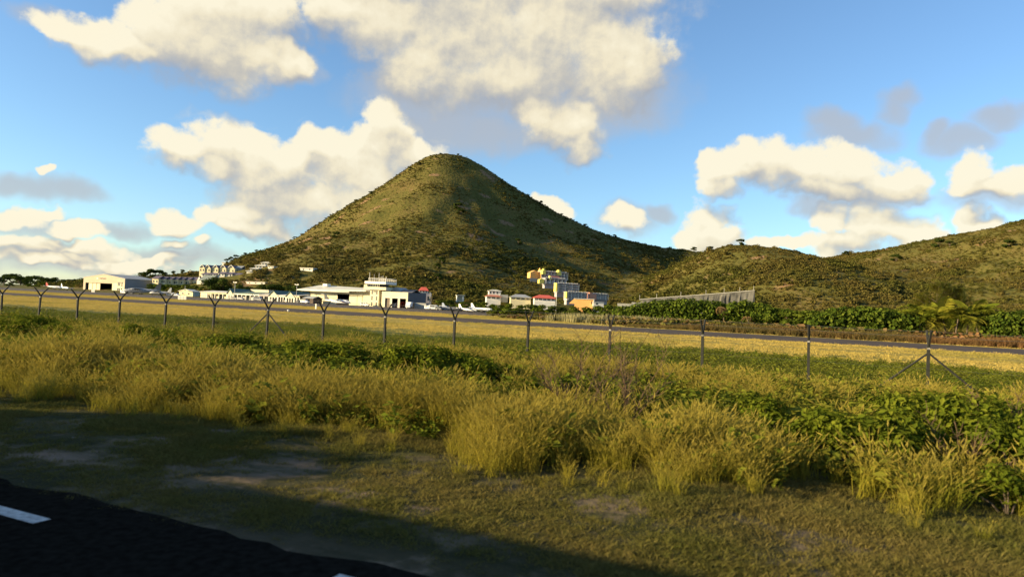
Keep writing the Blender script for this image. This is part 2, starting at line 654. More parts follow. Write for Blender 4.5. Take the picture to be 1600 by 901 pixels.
def in_view(x, y, mx=90, my=60):
    """columns and rows of ground points (numpy), to keep plants to what the photograph shows"""
    dx = x / np.maximum(y, .1)
    px = 800 + F * dx
    return (y > 2) & (px > -mx) & (px < 1600 + mx)


# ---------------------------------------------------------------- ground
def ground_material():
    m = bpy.data.materials.new('field_ground')
    m.use_nodes = True
    nt = m.node_tree
    L = nt.links.new
    b = nt.nodes['Principled BSDF']
    b.inputs['Roughness'].default_value = 1.0
    b.inputs['Specular IOR Level'].default_value = .05
    ge = nt.nodes.new('ShaderNodeNewGeometry')

    def vmath(op, v, c):
        n = nt.nodes.new('ShaderNodeVectorMath')
        n.operation = op
        L(v, n.inputs[0]); n.inputs[1].default_value = c
        return n.outputs['Value'] if op == 'DOT_PRODUCT' else n.outputs[0]
    pos = ge.outputs['Position']
    D = vmath('DOT_PRODUCT', pos, (NV[0], NV[1], 0))
    Uc = vmath('DOT_PRODUCT', pos, (U[0], U[1], 0))

    def noise(v, s, det=5, rg=.6):
        n = nt.nodes.new('ShaderNodeTexNoise')
        n.inputs['Scale'].default_value = s
        n.inputs['Detail'].default_value = det
        n.inputs['Roughness'].default_value = rg
        L(v, n.inputs['Vector'])
        return n.outputs[0]

    def mth(op, a, bb, c=None):
        n = nt.nodes.new('ShaderNodeMath')
        n.operation = op
        for i, v in enumerate((a, bb, c)):
            if v is None: continue
            if isinstance(v, (int, float)): n.inputs[i].default_value = v
            else: L(v, n.inputs[i])
        return n.outputs[0]
    cb = nt.nodes.new('ShaderNodeCombineXYZ')
    L(mth('MULTIPLY', Uc, .12), cb.inputs[0]); L(D, cb.inputs[1])
    streak = noise(cb.outputs[0], .22, 6)
    n1 = noise(pos, .12, 5)
    Dn = mth('ADD', D, mth('MULTIPLY_ADD', n1, 3.0, -1.5))
    Dn = mth('ADD', Dn, mth('MULTIPLY', mth('SUBTRACT', streak, .5), mth('MULTIPLY', D, .32)))
    mr = nt.nodes.new('ShaderNodeMapRange')
    mr.inputs[1].default_value, mr.inputs[2].default_value = 0, 400
    L(Dn, mr.inputs[0])
    rp = nt.nodes.new('ShaderNodeValToRGB')
    st = [(5, (.058, .048, .032)), (10.5, (.060, .058, .022)), (15, (.060, .056, .020)), (29, (.055, .070, .018)), (50, (.075, .095, .022)),
          (64, (.24, .20, .046)), (82, (.41, .30, .075)), (102, (.42, .31, .08)), (140, (.44, .33, .085)), (178, (.26, .21, .06)), (330, (.13, .12, .05))]
    els = rp.color_ramp.elements
    while len(els) < len(st):
        els.new(.5)
    for i, (d, c) in enumerate(st):
        els[i].position = d / 400
    for i, (d, c) in enumerate(st):
        els[i].color = (*c, 1)
    L(mr.outputs[0], rp.inputs[0])
    # dirt where the verge is worn
    n2 = noise(pos, .55, 6, .65)
    msk = nt.nodes.new('ShaderNodeMapRange')
    msk.interpolation_type = 'SMOOTHSTEP'
    L(n2, msk.inputs[0]); msk.inputs[1].default_value, msk.inputs[2].default_value = .47, .57
    near = nt.nodes.new('ShaderNodeMapRange')
    L(D, near.inputs[0]); near.inputs[1].default_value, near.inputs[2].default_value = 12, 10
    mixd = nt.nodes.new('ShaderNodeMix'); mixd.data_type = 'RGBA'
    L(mth('MULTIPLY', msk.outputs[0], near.outputs[0]), mixd.inputs[0])
    L(rp.outputs[0], mixd.inputs[6]); mixd.inputs[7].default_value = (.155, .115, .078, 1)
    # darker, greener tufts over the mown field
    n3 = noise(pos, .8, 6, .7)
    n4 = noise(cb.outputs[0], 1.1, 4)
    f2 = nt.nodes.new('ShaderNodeMapRange')
    L(mth('MULTIPLY_ADD', n4, .6, mth('MULTIPLY', n3, .4)), f2.inputs[0]); f2.inputs[1].default_value, f2.inputs[2].default_value = .42, .62
    f2.inputs[3].default_value, f2.inputs[4].default_value = .50, 1.22
    hv = nt.nodes.new('ShaderNodeMix'); hv.data_type = 'RGBA'; hv.blend_type = 'MULTIPLY'
    hv.inputs[0].default_value = 1
    cc = nt.nodes.new('ShaderNodeCombineColor')
    L(f2.outputs[0], cc.inputs[0]); L(mth('MULTIPLY_ADD', f2.outputs[0], .8, .2), cc.inputs[1]); L(f2.outputs[0], cc.inputs[2])
    L(mixd.outputs[2], hv.inputs[6]); L(cc.outputs[0], hv.inputs[7])
    L(hv.outputs[2], b.inputs['Base Color'])
    bp = nt.nodes.new('ShaderNodeBump')
    bp.inputs['Strength'].default_value = .6; bp.inputs['Distance'].default_value = .12
    L(noise(pos, 2.5, 6, .7), bp.inputs['Height']); L(bp.outputs[0], b.inputs['Normal'])
    return m


def build_ground():
    # a sheet to the horizon, finer near the camera, with a slightly uneven verge
    ds = np.r_[-3000, -600, -120, -40, -12, 4.9, 5.6, np.arange(6.25, 34, .55), np.arange(34, 100, 6), 100, 140, 180, 300, 600, 1500, 4000, 12000]
    us = np.r_[-12000, -4000, -1500, -600, -250, -120, np.arange(-70, 40, .9), 60, 120, 300, 700, 1600, 4000, 12000]
    D, Ug = np.meshgrid(ds, us, indexing='ij')
    X, Y = xy(D, Ug)
    amp = sstep(6.5, 9, D) * (1 - sstep(30, 34, D))
    Z = ((fbm(X * .35, Y * .35, 4) - .45) * .34) * amp
    Z = np.where((D < 30) & (D > 6.4) & (np.abs(Ug) < 80), Z, 0)
    n, k = D.shape
    mb = MB()
    mb.v = list(map(tuple, np.stack([X, Y, Z], -1).reshape(-1, 3)))
    mb.f = [(i * k + j, i * k + j + 1, (i + 1) * k + j + 1, (i + 1) * k + j) for i in range(n - 1) for j in range(k - 1)]
    mb.f = [f[::-1] for f in mb.f]
    return setting(mb.build('ground', ground_material(), smooth=True))


def strip(name, d0, d1, u0, u1, z, mat, nd=1, nu=1):
    mb = MB()
    for i in range(nd):
        for j in range(nu):
            a, b = d0 + (d1 - d0) * i / nd, d0 + (d1 - d0) * (i + 1) / nd
            c, e = u0 + (u1 - u0) * j / nu, u0 + (u1 - u0) * (j + 1) / nu
            mb.add([(*xy(a, c), z), (*xy(a, e), z), (*xy(b, e), z), (*xy(b, c), z)], [(0, 1, 2, 3)])
    return mb.build(name, mat)


build_ground()
asphalt = M('road_asphalt', (.0135, .0120, .0095), 1.0, .35, 9, coords='Object', spec=.0)
runway_m = M('runway_asphalt', (.080, .062, .050), .95, .25, .15, spec=.1, detail=8)
apron_m = M('apron_asphalt', (.095, .078, .065), .95, .22, .06, spec=.1, detail=8)
paint = M('road_paint', (.46, .45, .42), .9, .3, 14, spec=.05)
pale_paint = M('apron_paint', (.42, .40, .34), .8, .2, .4)
mb = MB()
uu_ = np.r_[-600, -200, np.arange(-60, 40, .35), 100, 300]
ed = 6.25 + (fbm(uu_ * .5, uu_ * 0 + 3, 3) - .5) * .7 + (fbm(uu_ * 2.3, uu_ * 0 + 8, 3) - .5) * .22
for i in range(len(uu_) - 1):
    mb.add([(*xy(-3.4, uu_[i]), .012), (*xy(-3.4, uu_[i + 1]), .012), (*xy(ed[i + 1], uu_[i + 1]), .012), (*xy(ed[i], uu_[i]), .012)], [(0, 1, 2, 3)])
setting(mb.build('road', asphalt))
setting(strip('runway', 101.5, 134, -2500, 1500, .004, runway_m))
xa = site(772, 186)
ua = du(xa.x, xa.y)[1]
setting(strip('apron', 183, 300, -900, ua, .004, apron_m))
setting(strip('taxiway', 150.5, 156.5, -900, -120, .008, runway_m))
setting(strip('apron_line', 206, 206.9, ua - 190, ua - 6, .010, pale_paint))
setting(strip('apron_line', 222, 222.7, ua - 300, ua - 60, .010, pale_paint))
for px0, px1, dd_ in ((-75, 65, 5.38), (520, 640, 5.80)):
    a, b = site(max(px0, -75), dd_), site(px1, dd_)
    setting(strip('road_dash', dd_ - .1, dd_ + .11, du(a.x, a.y)[1], du(b.x, b.y)[1], .016, paint))


def build_hills():
    xs = np.arange(-560, 1180, 6.0)
    ys = np.arange(240, 1240, 6.0)
    X, Y = np.meshgrid(xs, ys, indexing='ij')
    Z = hill_h(X, Y) - .35
    edge = np.minimum.reduce([sstep(-560, -480, X), sstep(240, 262, Y)])
    Z = Z * edge - .4 * (1 - edge)
    n, k = X.shape
    mb = MB()
    mb.v = list(map(tuple, np.stack([X, Y, Z], -1).reshape(-1, 3)))
    mb.f = [(i * k + j, (i + 1) * k + j, (i + 1) * k + j + 1, i * k + j + 1) for i in range(n - 1) for j in range(k - 1)]
    m = bpy.data.materials.new('hill_soil')
    m.use_nodes = True
    nt = m.node_tree
    L = nt.links.new
    b = nt.nodes['Principled BSDF']
    b.inputs['Roughness'].default_value = 1
    b.inputs['Specular IOR Level'].default_value = .03
    ge = nt.nodes.new('ShaderNodeNewGeometry')
    a = nt.nodes.new('ShaderNodeTexNoise'); a.inputs['Scale'].default_value = .02; a.inputs['Detail'].default_value = 7
    c = nt.nodes.new('ShaderNodeTexNoise'); c.inputs['Scale'].default_value = .35; c.inputs['Detail'].default_value = 5
    L(ge.outputs[0], a.inputs[0]); L(ge.outputs[0], c.inputs[0])
    mm = nt.nodes.new('ShaderNodeMath'); mm.operation = 'ADD'
    L(a.outputs[0], mm.inputs[0]); L(c.outputs[0], mm.inputs[1])
    mh = nt.nodes.new('ShaderNodeMath'); mh.operation = 'MULTIPLY'; mh.inputs[1].default_value = .5
    L(mm.outputs[0], mh.inputs[0])
    rp = nt.nodes.new('ShaderNodeValToRGB')
    e = rp.color_ramp.elements
    e[0].position, e[0].color = .38, (.075, .075, .020, 1)
    e[1].position, e[1].color = .62, (.135, .100, .036, 1)
    k2 = e.new(.5); k2.color = (.108, .096, .026, 1)
    L(mh.outputs[0], rp.inputs[0])
    sc_ = nt.nodes.new('ShaderNodeTexNoise'); sc_.inputs['Scale'].default_value = .045; sc_.inputs['Detail'].default_value = 6
    L(ge.outputs[0], sc_.inputs[0])
    sm = nt.nodes.new('ShaderNodeMapRange'); sm.interpolation_type = 'SMOOTHSTEP'
    sm.inputs[1].default_value, sm.inputs[2].default_value = .60, .68
    L(sc_.outputs[0], sm.inputs[0])
    bare_ = nt.nodes.new('ShaderNodeMix'); bare_.data_type = 'RGBA'
    L(sm.outputs[0], bare_.inputs[0]); L(rp.outputs[0], bare_.inputs[6]); bare_.inputs[7].default_value = (.22, .14, .075, 1)
    L(bare_.outputs[2], b.inputs['Base Color'])
    bp = nt.nodes.new('ShaderNodeBump'); bp.inputs['Strength'].default_value = 1; bp.inputs['Distance'].default_value = 1.0
    L(c.outputs[0], bp.inputs['Height']); L(bp.outputs[0], b.inputs['Normal'])
    return setting(mb.build('hills', m, smooth=True))


build_hills()

# ---------------------------------------------------------------- buildings and airfield furniture
cream = M('cream_render', (.58, .525, .36), .8, .08, .25, spec=.2)
cream2 = M('pale_yellow_render', (.60, .535, .33), .8, .08, .4, spec=.2)
white = M('white_render', (.68, .65, .57), .75, .08, .3, spec=.2)
tan = M('tan_cladding', (.40, .325, .235), .7, .08, .2, spec=.2)
grey_clad = M('grey_and_shade_cladding', (.20, .21, .22), .7, .08, .15, spec=.2)
dark_clad = M('charcoal_and_shade_cladding', (.13, .125, .13), .8, .08, .2, spec=.2)
roof_white = M('white_sheet_roof', (.56, .54, .46), .6, .10, .3, spec=.3)
roof_grey = M('grey_sheet_roof', (.30, .31, .31), .6, .10, .3, spec=.3)
roof_green = M('green_sheet_roof', (.10, .15, .125), .7, .10, .3, spec=.2)
roof_violet = M('slate_violet_roof', (.13, .11, .14), .7, .14, .4, spec=.2)
roof_red = M('red_sheet_roof', (.55, .11, .075), .7, .10, .3, spec=.2)
roof_rust = M('faded_red_tile_roof', (.42, .17, .12), .8, .14, .5, spec=.2)
orange = M('orange_render', (.66, .36, .12), .8, .07, .4, spec=.2)
yellow = M('lemon_yellow_render', (.72, .62, .14), .8, .05, .4, spec=.2)
lilac = M('violet_shade_grey_render', (.36, .33, .335), .8, .08, .4, spec=.2)  # grey with the violet shadow of the hotel fronts put into the colour
pink = M('faded_orange_render', (.60, .28, .18), .8, .08, .4, spec=.2)
dark = M('interior_shade_black', (.018, .017, .018), .9, .2, 1, spec=.1)  # near-black colour stands for the shade inside halls and doorways
glass = M('dark_window_glass', (.03, .035, .04), .2, .2, 1, spec=.6)
steel = M('galvanised_steel', (.38, .38, .37), .5, .1, 3, metallic=.5, spec=.5)
stucco_grey = M('grey_render', (.30, .30, .28), .85, .1, .3, spec=.1)
concrete = M('pale_concrete', (.33, .32, .28), .9, .12, .8, spec=.1)
rubber = M('tyre_rubber', (.02, .02, .02), .9, .2, 4, spec=.2)
white_paint = M('white_vehicle_paint', (.78, .78, .78), .35, .04, 2, spec=.5)
grey_paint = M('grey_vehicle_paint', (.30, .31, .33), .35, .08, 2, spec=.5)
dark_paint = M('dark_vehicle_paint', (.045, .05, .06), .35, .1, 2, spec=.5)
blue_paint = M('blue_paint', (.08, .16, .34), .4, .1, 2, spec=.5)
red_paint = M('red_vehicle_paint', (.45, .04, .03), .4, .1, 2, spec=.5)
teal = M('teal_paint', (.08, .22, .24), .7, .1, 2, spec=.2)
plane_white = M('white_aircraft_paint', (.80, .80, .79), .35, .03, .8, spec=.5)
plane_grey = M('grey_aircraft_paint', (.26, .27, .29), .35, .05, .8, spec=.5)

PADS = []          # (x, y, r): kept clear of plants


def pad(p, r):
    PADS.append((p[0], p[1], r))


def span(px0, px1, d, z=0.0):
    a, b = site(px0, d, z), site(px1, d, z)
    return (a + b) / 2, (b - a).length


def depth_to(p, px, z=2.0):
    """how far back from p along NV a wall must run to end in column px"""
    lo, hi = 0.0, 200.0
    for _ in range(40):
        m = (lo + hi) / 2
        if proj((p.x + NV[0] * m, p.y + NV[1] * m, z))[0] < px:
            lo = m
        else:
            hi = m
    return lo


def ztop(px, py, p):
    return at_y(px, py, p.y).z - p.z


def win(parent, x0, x1, y, z0, z1, name='window', mat=None, out=.04, frame=None):
    """a window (or door) in a front wall at local y, standing slightly proud, with a pale surround"""
    o = MB().box(x0, x1, y - out, y + .05, z0, z1).build(name, mat or glass, parent)
    if frame:
        t = .10
        mb = MB()
        mb.box(x0 - t, x1 + t, y - out - .03, y + .03, z1, z1 + t).box(x0 - t, x1 + t, y - out - .06, y + .03, z0 - t, z0)
        mb.box(x0 - t, x0, y - out - .03, y + .03, z0, z1).box(x1, x1 + t, y - out - .03, y + .03, z0, z1)
        mb.build('window_frame', frame, o)
    return o


def shell(w, dpt, h, openings, t=.3):
    """front wall with openings (x0,x1,z0,z1 from the floor), two sides, back"""
    mb = MB()
    xs = sorted(openings)
    x = -w / 2
    for (a, b, z0, z1) in xs:
        if a > x:
            mb.box(x, a, 0, t, 0, h)
        if z0 > 0:
            mb.box(a, b, 0, t, 0, z0)
        if z1 < h:
            mb.box(a, b, 0, t, z1, h)
        x = b
    if x < w / 2:
        mb.box(x, w / 2, 0, t, 0, h)
    return mb


# --- tan hangar at the far left
c, w = span(129.5, 194, 345)
k = c.y / F
hg = thing('aircraft_hangar', 'tan gabled hangar with side wall greyed for shade and half open door at far left', 'hangar', c, ROT)
pad(c, 34)
cr = Vector((c.x + U[0] * w / 2, c.y + U[1] * w / 2, 0))
dp = depth_to(cr, 246)
h_l, h_p = ztop(130, 433, c), ztop(159, 428.3, c)
hw = w / 2
fx = lambda px: (px - 129.5) / (194 - 129.5) * w - hw
mb = MB()
door_l, door_r, door_t = fx(154.5), fx(175), ztop(160, 442.2, c)
mb.box(-hw, fx(133), 0, .5, 0, h_l).box(door_r, hw, 0, .5, 0, h_l)
mb.box(fx(133), door_r, 0, .5, door_t, h_l)
mb.prism([(-hw, h_l), (hw, h_l), (-hw * .02, h_p)], 0, .5)
mb.build('front_wall', tan, hg)
MB().box(fx(175.5), hw - .02, -.06, 0, .02, door_t + .4).build('office_panel', cream, hg)
MB().box(hw - .4, hw, .5, dp, 0, h_l).build('side_wall', grey_clad, hg)  # side turned from the sun: its shade is put into the grey
MB().box(-hw, -hw + .4, .5, dp, 0, h_l).box(-hw + .4, hw - .4, dp - .4, dp, 0, h_l).build('rear_wall', grey_clad, hg)
MB().prism([(-hw - .4, h_l + .05), (0, h_p + .1), (hw + .4, h_l + .05), (hw + .4, h_l + .35), (0, h_p + .45), (-hw - .4, h_l + .35)], -.2, dp + .3).build('roof', roof_grey, hg)
for i in range(3):
    a = fx(137) + i * (door_l - fx(137)) / 3
    MB().box(a + .05, a + (door_l - fx(137)) / 3 - .05, .6 + .18 * i, .75 + .18 * i, 0, door_t).build('sliding_door', cream, hg)
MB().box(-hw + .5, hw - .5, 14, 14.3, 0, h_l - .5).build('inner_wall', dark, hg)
for a, b, z0, z1, nm in ((183.5, 187.5, 5.0, 7.6, 'window'), (189, 191, 4.6, 7.6, 'window'), (183, 187.5, 1.2, 3.4, 'window'), (188.8, 190.8, 0, 3.6, 'side_door')):
    f = win(hg, fx(a), fx(b), -.06, z0, z1, nm)
    if nm == 'window':
        MB().box((fx(a) + fx(b)) / 2 - .06, (fx(a) + fx(b)) / 2 + .06, -.14, -.10, z0, z1).build('mullion', cream, f)
# emblem and the row of dark letters on the fascia (too small in the photograph to be read)
zl = ztop(160, 434.8, c)
e_ = MB()
e_.prism([(fx(150.0), zl - .3), (fx(151.5), zl - .75), (fx(153), zl - .1), (fx(151.6), zl + .7)], -.12, -.02)
e_.build('emblem', white, hg)
mb = MB()
x = fx(155)
for i in range(8):
    wl = (fx(165.5) - fx(155)) / 8
    mb.box(x, x + wl * .2, -.08, -.01, zl - .5, zl + .45)
    mb.box(x + wl * .22, x + wl * .68, -.08, -.01, zl + (.30 if i % 2 else -.06), zl + (.45 if i % 2 else .10))
    if i % 3:
        mb.box(x + wl * .55, x + wl * .74, -.08, -.01, zl - .5, zl + .05)
    x += wl
mb.build('lettering', dark_clad, hg)

# --- white main hangar
c, w = span(484, 577, 300)
hw = w / 2
wh = thing('aircraft_hangar', 'long cream hangar with white roof and one black doorway beside the control tower', 'hangar', c, ROT)
pad(c, 45)
fx = lambda px: (px - 484) / (577 - 484) * w - hw
he = ztop(530, 453.5, c)
dw0, dw1 = fx(527.2), fx(545)
mb = MB()
bays = [484, 493, 504.5, 513.5, 527.2, 545, 557.5, 577]
mb.box(-hw, hw, 0, .5, he - 1.9, he)
mb.box(hw - 9, hw, .5, 28, 0, he).box(-hw, -hw + .5, .5, 28, 0, he).box(-hw + .5, hw - 9, 27.5, 28, 0, he)
mb.build('wall', cream, wh)
for i, (a, b) in enumerate(zip(bays[:-1], bays[1:])):
    if a == 527.2:
        continue
    xa_, xb_ = fx(a) + .08, fx(b) - .08
    if a == 557.5:
        xa_ = fx(560); 
        MB().box(fx(562.0), fx(565.0), .35, .5, 0, he - 1.9).build('door_panel', cream, wh)
        MB().box(fx(567.5), xb_, .35, .5, 0, he - 1.9).build('door_panel', cream, wh)
        continue
    MB().box(xa_, xb_, .25 + .14 * (i % 2), .38 + .14 * (i % 2), 0, he - 1.9).build('door_panel', cream, wh)
MB().box(dw0, dw1, .4, .5, ztop(536, 455.0, c), he - 1.9).build('door_head', cream, wh)
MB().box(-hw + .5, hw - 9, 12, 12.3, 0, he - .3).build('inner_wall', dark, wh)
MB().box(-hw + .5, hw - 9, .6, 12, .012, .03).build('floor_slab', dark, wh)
zr = ztop(486, 444.2, c)
rf = MB()
x0r, x1r = fx(463.5), hw + .3
rf.add([(x0r + 3, -4.2, he - .3), (x1r, -4.2, he + .5), (x1r, 15, zr - .6), (fx(476), 12, zr + .25), (x0r, 10, he + .7), (x0r + 3, 32, he), (x1r, 32, he),
        (x0r + 3, -4.2, he - .9), (x1r, -4.2, he - .1), (x0r, 10, he + .1), (x0r + 3, 32, he - .6), (x1r, 32, he - .6)],
       [(0, 1, 2, 3), (0, 3, 4), (4, 3, 5), (3, 2, 6, 5), (7, 8, 1, 0), (9, 7, 0, 4), (10, 9, 4, 5), (8, 7, 9, 10, 11), (1, 8, 11, 6, 2)])
r_ = rf.build('roof', roof_white, wh)
MB().box(fx(487.5), fx(494.5), 8, 11, zr - .4, zr + 1.0).build('vent_box', white, r_)
MB().box(fx(477), hw - 10, -4.32, -4.2, he - 1.0, he - .62).build('gutter', roof_white, r_)

# --- control tower
c, w = span(577.2, 591, 292)
tw = thing('control_tower', 'cream airport control tower with slanted cab windows and railed roof deck', 'control tower', c, ROT)
pad(c, 12)
hw = w / 2
zs = ztop(584, 452.5, c)
MB().box(-hw, hw, 0, w, 0, zs).build('shaft', cream, tw)
z1, z2, z3 = ztop(580, 447.8, c), ztop(580, 443.4, c), ztop(580, 439.2, c)
kx = c.y / F
bx0, bx1 = -hw - 3.3, hw + .5
MB().box(bx0, bx1 + 4.2, -1.0, w + 1.5, zs, z1).build('cab_floor', cream, tw)
cab = MB()
cab.add([(-hw - 1, -.8, z1), (bx1, -.8, z1), (bx1 + .0, w + 1, z1), (-hw - 1, w + 1, z1), (-hw - 1.3, -1.5, z2), (bx1 + .6, -1.5, z2), (bx1 + .6, w + 1.6, z2), (-hw - 1.3, w + 1.6, z2)],
        [(0, 1, 5, 4), (1, 2, 6, 5), (2, 3, 7, 6), (3, 0, 4, 7), (4, 5, 6, 7)])
cab_o = cab.build('cab', glass, tw)
for i in range(8):
    t = i / 7
    xa_ = (-hw - 1) * (1 - t) + bx1 * t
    xb_ = (-hw - 1.3) * (1 - t) + (bx1 + .6) * t
    MB().tube([(xa_, -.86, z1), (xb_, -1.56, z2)], .11, 4).build('mullion', white, cab_o)
MB().box(bx0, -hw - 1.35, -.9, 5, z1, z2 - .4).build('annex', cream, tw)
win(tw, bx0 + .5, bx0 + 1.1, -.9, z1 + .3, z2 - .9)
MB().box(-hw - 2.2, bx1 + 4.6, -2.0, w + 2.2, z2, z3).build('roof_deck', white, tw)
rl = MB()
zr_ = z3 + 1.5
for yy in (-1.9, w + 2.0):
    rl.tube([(-hw, yy, zr_), (bx1 + 4.4, yy, zr_)], .09, 5).tube([(-hw, yy, z3 + .8), (bx1 + 4.4, yy, z3 + .8)], .07, 5)
    for i in range(9):
        xx = -hw + (bx1 + 4.4 + hw) * i / 8
        rl.tube([(xx, yy, z3), (xx, yy, zr_)], .08, 5)
for xx in (-hw, bx1 + 4.4):
    rl.tube([(xx, -1.9, zr_), (xx, w + 2, zr_)], .09, 5)
rl.build('railing', white, tw)
for xx, hh, r in ((-hw + .1, 4.4, .14), (-hw + 2.9, 3.6, .07), (bx1 - .1, 4.2, .12), (bx1 + 1.2, 2.6, .14), (bx1 + 2.3, 2.9, .16), (bx1 + 4.2, 2.5, .2)):
    MB().tube([(xx, -1.2, z3), (xx, -1.2, z3 + hh)], [r, r * .7], 6).build('aerial', white, tw)
for xx in (-hw * .52, hw * .52):
    for py in (455.1, 458, 464.2, 467.3, 473.4, 476.4):
        zz = ztop(584, py, c)
        win(tw, xx - .42, xx + .42, 0, zz - .42, zz + .42)
for xx in (-.35, .45):
    zz = ztop(584, 455.1, c)
    win(tw, xx - .25, xx + .25, 0, zz - .4, zz + .4)
MB().box(hw, hw + 3.8, 1.5, w, 0, zs - .3).build('stair_block', dark_clad, tw)

# --- fire station with three bays
c, w = span(595.5, 636.3, 292)
fs = thing('fire_station', 'cream airport fire station with three open bays and side wall darkened for shade', 'fire station', c, ROT)
pad(c, 26)
hw = w / 2
fx = lambda px: (px - 595.5) / (636.3 - 595.5) * w - hw
h = ztop(615, 455.8, c)
bt = ztop(612, 465.6, c)
op = [(fx(601), fx(609), 0, bt), (fx(612), fx(621.3), 0, bt), (fx(624.2), fx(634), 0, bt)]
cr = Vector((c.x + U[0] * hw, c.y + U[1] * hw, 0))
dp = depth_to(cr, 666)
shell(w, dp, h, op, .5).build('front_wall', cream, fs)
MB().box(hw - .4, hw, .5, dp - .5, 0, h).build('side_wall', dark_clad, fs)  # darker than the front and left walls: painted as the shaded side
MB().box(-hw, -hw + .4, .5, dp - .5, 0, h).build('side_wall', cream, fs)
MB().box(-hw + .4, hw - .4, .5, dp - .5, h - .9, h - .35).build('roof', dark_clad, fs)
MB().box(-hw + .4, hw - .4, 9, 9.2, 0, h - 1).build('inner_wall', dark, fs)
MB().box(op[0][0] - .1, op[0][1] + .1, .62, .74, 0, bt + .1).build('roller_door', M('brown_door', (.14, .11, .085), .8), fs)
for a, b, *_ in op:
    MB().box(a - .2, a, -.08, 0, 0, bt + .15).box(b, b + .2, -.08, 0, 0, bt + .15).box(a - .2, b + .2, -.08, 0, bt + .15, bt + .35).build('bay_surround', white, fs)
MB().box(hw - .38, hw + .03, 21, 23, h - 4, h - 1.4).build('window', glass, fs)
# what stands on its roof line behind: barrel roofed hall and dark roof
mb = MB()
for i in range(10):
    a, b = math.pi * i / 10, math.pi * (i + 1) / 10
    mb.add([(-2.9 * math.cos(a) - 3, 5, h - .5 + 2.9 * math.sin(a)), (-2.9 * math.cos(b) - 3, 5, h - .5 + 2.9 * math.sin(b)),
            (-2.9 * math.cos(b) - 3, 13, h - .5 + 2.9 * math.sin(b)), (-2.9 * math.cos(a) - 3, 13, h - .5 + 2.9 * math.sin(a))], [(0, 1, 2, 3)])
mb.add([(-2.9 * math.cos(math.pi * i / 10) - 3, 5, h - .5 + 2.9 * math.sin(math.pi * i / 10)) for i in range(11)], [tuple(range(11))])
mb.build('barrel_roof', roof_grey, fs)
MB().gable_x(-1, hw - .6, 3, dp - 3, h - .35, h + 1.5).build('rear_roof', dark_clad, fs)

# container by its side wall
p = site(656, 291)
b_ = thing('shipping_container', 'grey corrugated container against the dark side of the fire station', 'container', p, ROT)
L_ = span(647, 665.5, 291)[1]
mb = MB()
n_ = 22
pr = []
for i in range(n_ + 1):
    x = -L_ / 2 + L_ * i / n_
    pr += [(x, 0 if i % 2 else .14)]
prof = pr + [(L_ / 2, 2.6), (-L_ / 2, 2.6)]
mb.add([(x, y, 0) for x, y in prof] + [(x, y, 2.7) for x, y in prof],
       [(i, (i + 1) % len(prof), (i + 1) % len(prof) + len(prof), i + len(prof)) for i in range(len(prof))] + [tuple(range(len(prof), 2 * len(prof)))])
mb.build('container_body', stucco_grey, b_)
MB().box(-L_ / 2 - .05, L_ / 2 + .05, -.06, 2.66, 2.7, 2.86).build('top_rail', grey_clad, b_)
MB().box(-L_ / 2 - 4.2, -L_ / 2 - .3, .3, 3, 0, 2.9).build('doorway', dark, b_)

# --- terminal pavilions
def pavilion(px0, px1, py_apex, label):
    c, w = span(px0, px1, 303)
    t = thing('terminal_pavilion', label, 'pavilion', c, ROT, 'gabled pavilions of the terminal')
    hw = w / 2
    he = ztop((px0 + px1) / 2, py_apex, c) * .52
    hp = ztop((px0 + px1) / 2, py_apex, c)
    MB().box(-hw, hw, .05, .3, he - .9, he).prism([(-hw, he), (hw, he), (0, hp - .15)], .05, .3).build('gable_wall', cream, t)
    for i in range(4):
        xx = -hw + .25 + (w - .5) * i / 3
        MB().box(xx - .25, xx + .25, 0, .5, 0, he - .9).build('column', white, t)
    MB().box(-hw, hw, 7, 7.2, 0, he).build('rear_wall', M_dark_wall, t)
    for i in range(3):
        xx = -hw + .25 + (w - .5) * (i + .5) / 3
        win(t, xx - .5, xx + .5, 7, .2, he - 1.1, 'door_pane')
    MB().gable_y(-hw - .35, hw + .35, -.4, 15, he + .02, hp + .12, .2).build('roof', roof_green, t)
    pad(c, 12)
    return t


M_dark_wall = M('shaded_lobby_wall', (.28, .26, .20), .8)  # dimmed cream: the shade behind the columns is put into the colour
pavilion(354.5, 363, 450.8, 'small cream gabled pavilion with green roof, leftmost of the terminal gables')
pavilion(420, 433.5, 453.8, 'cream gabled pavilion with green roof behind the left braced fence post')
pavilion(446.5, 459, 455.2, 'cream gabled pavilion with green roof nearest the long white hangar')


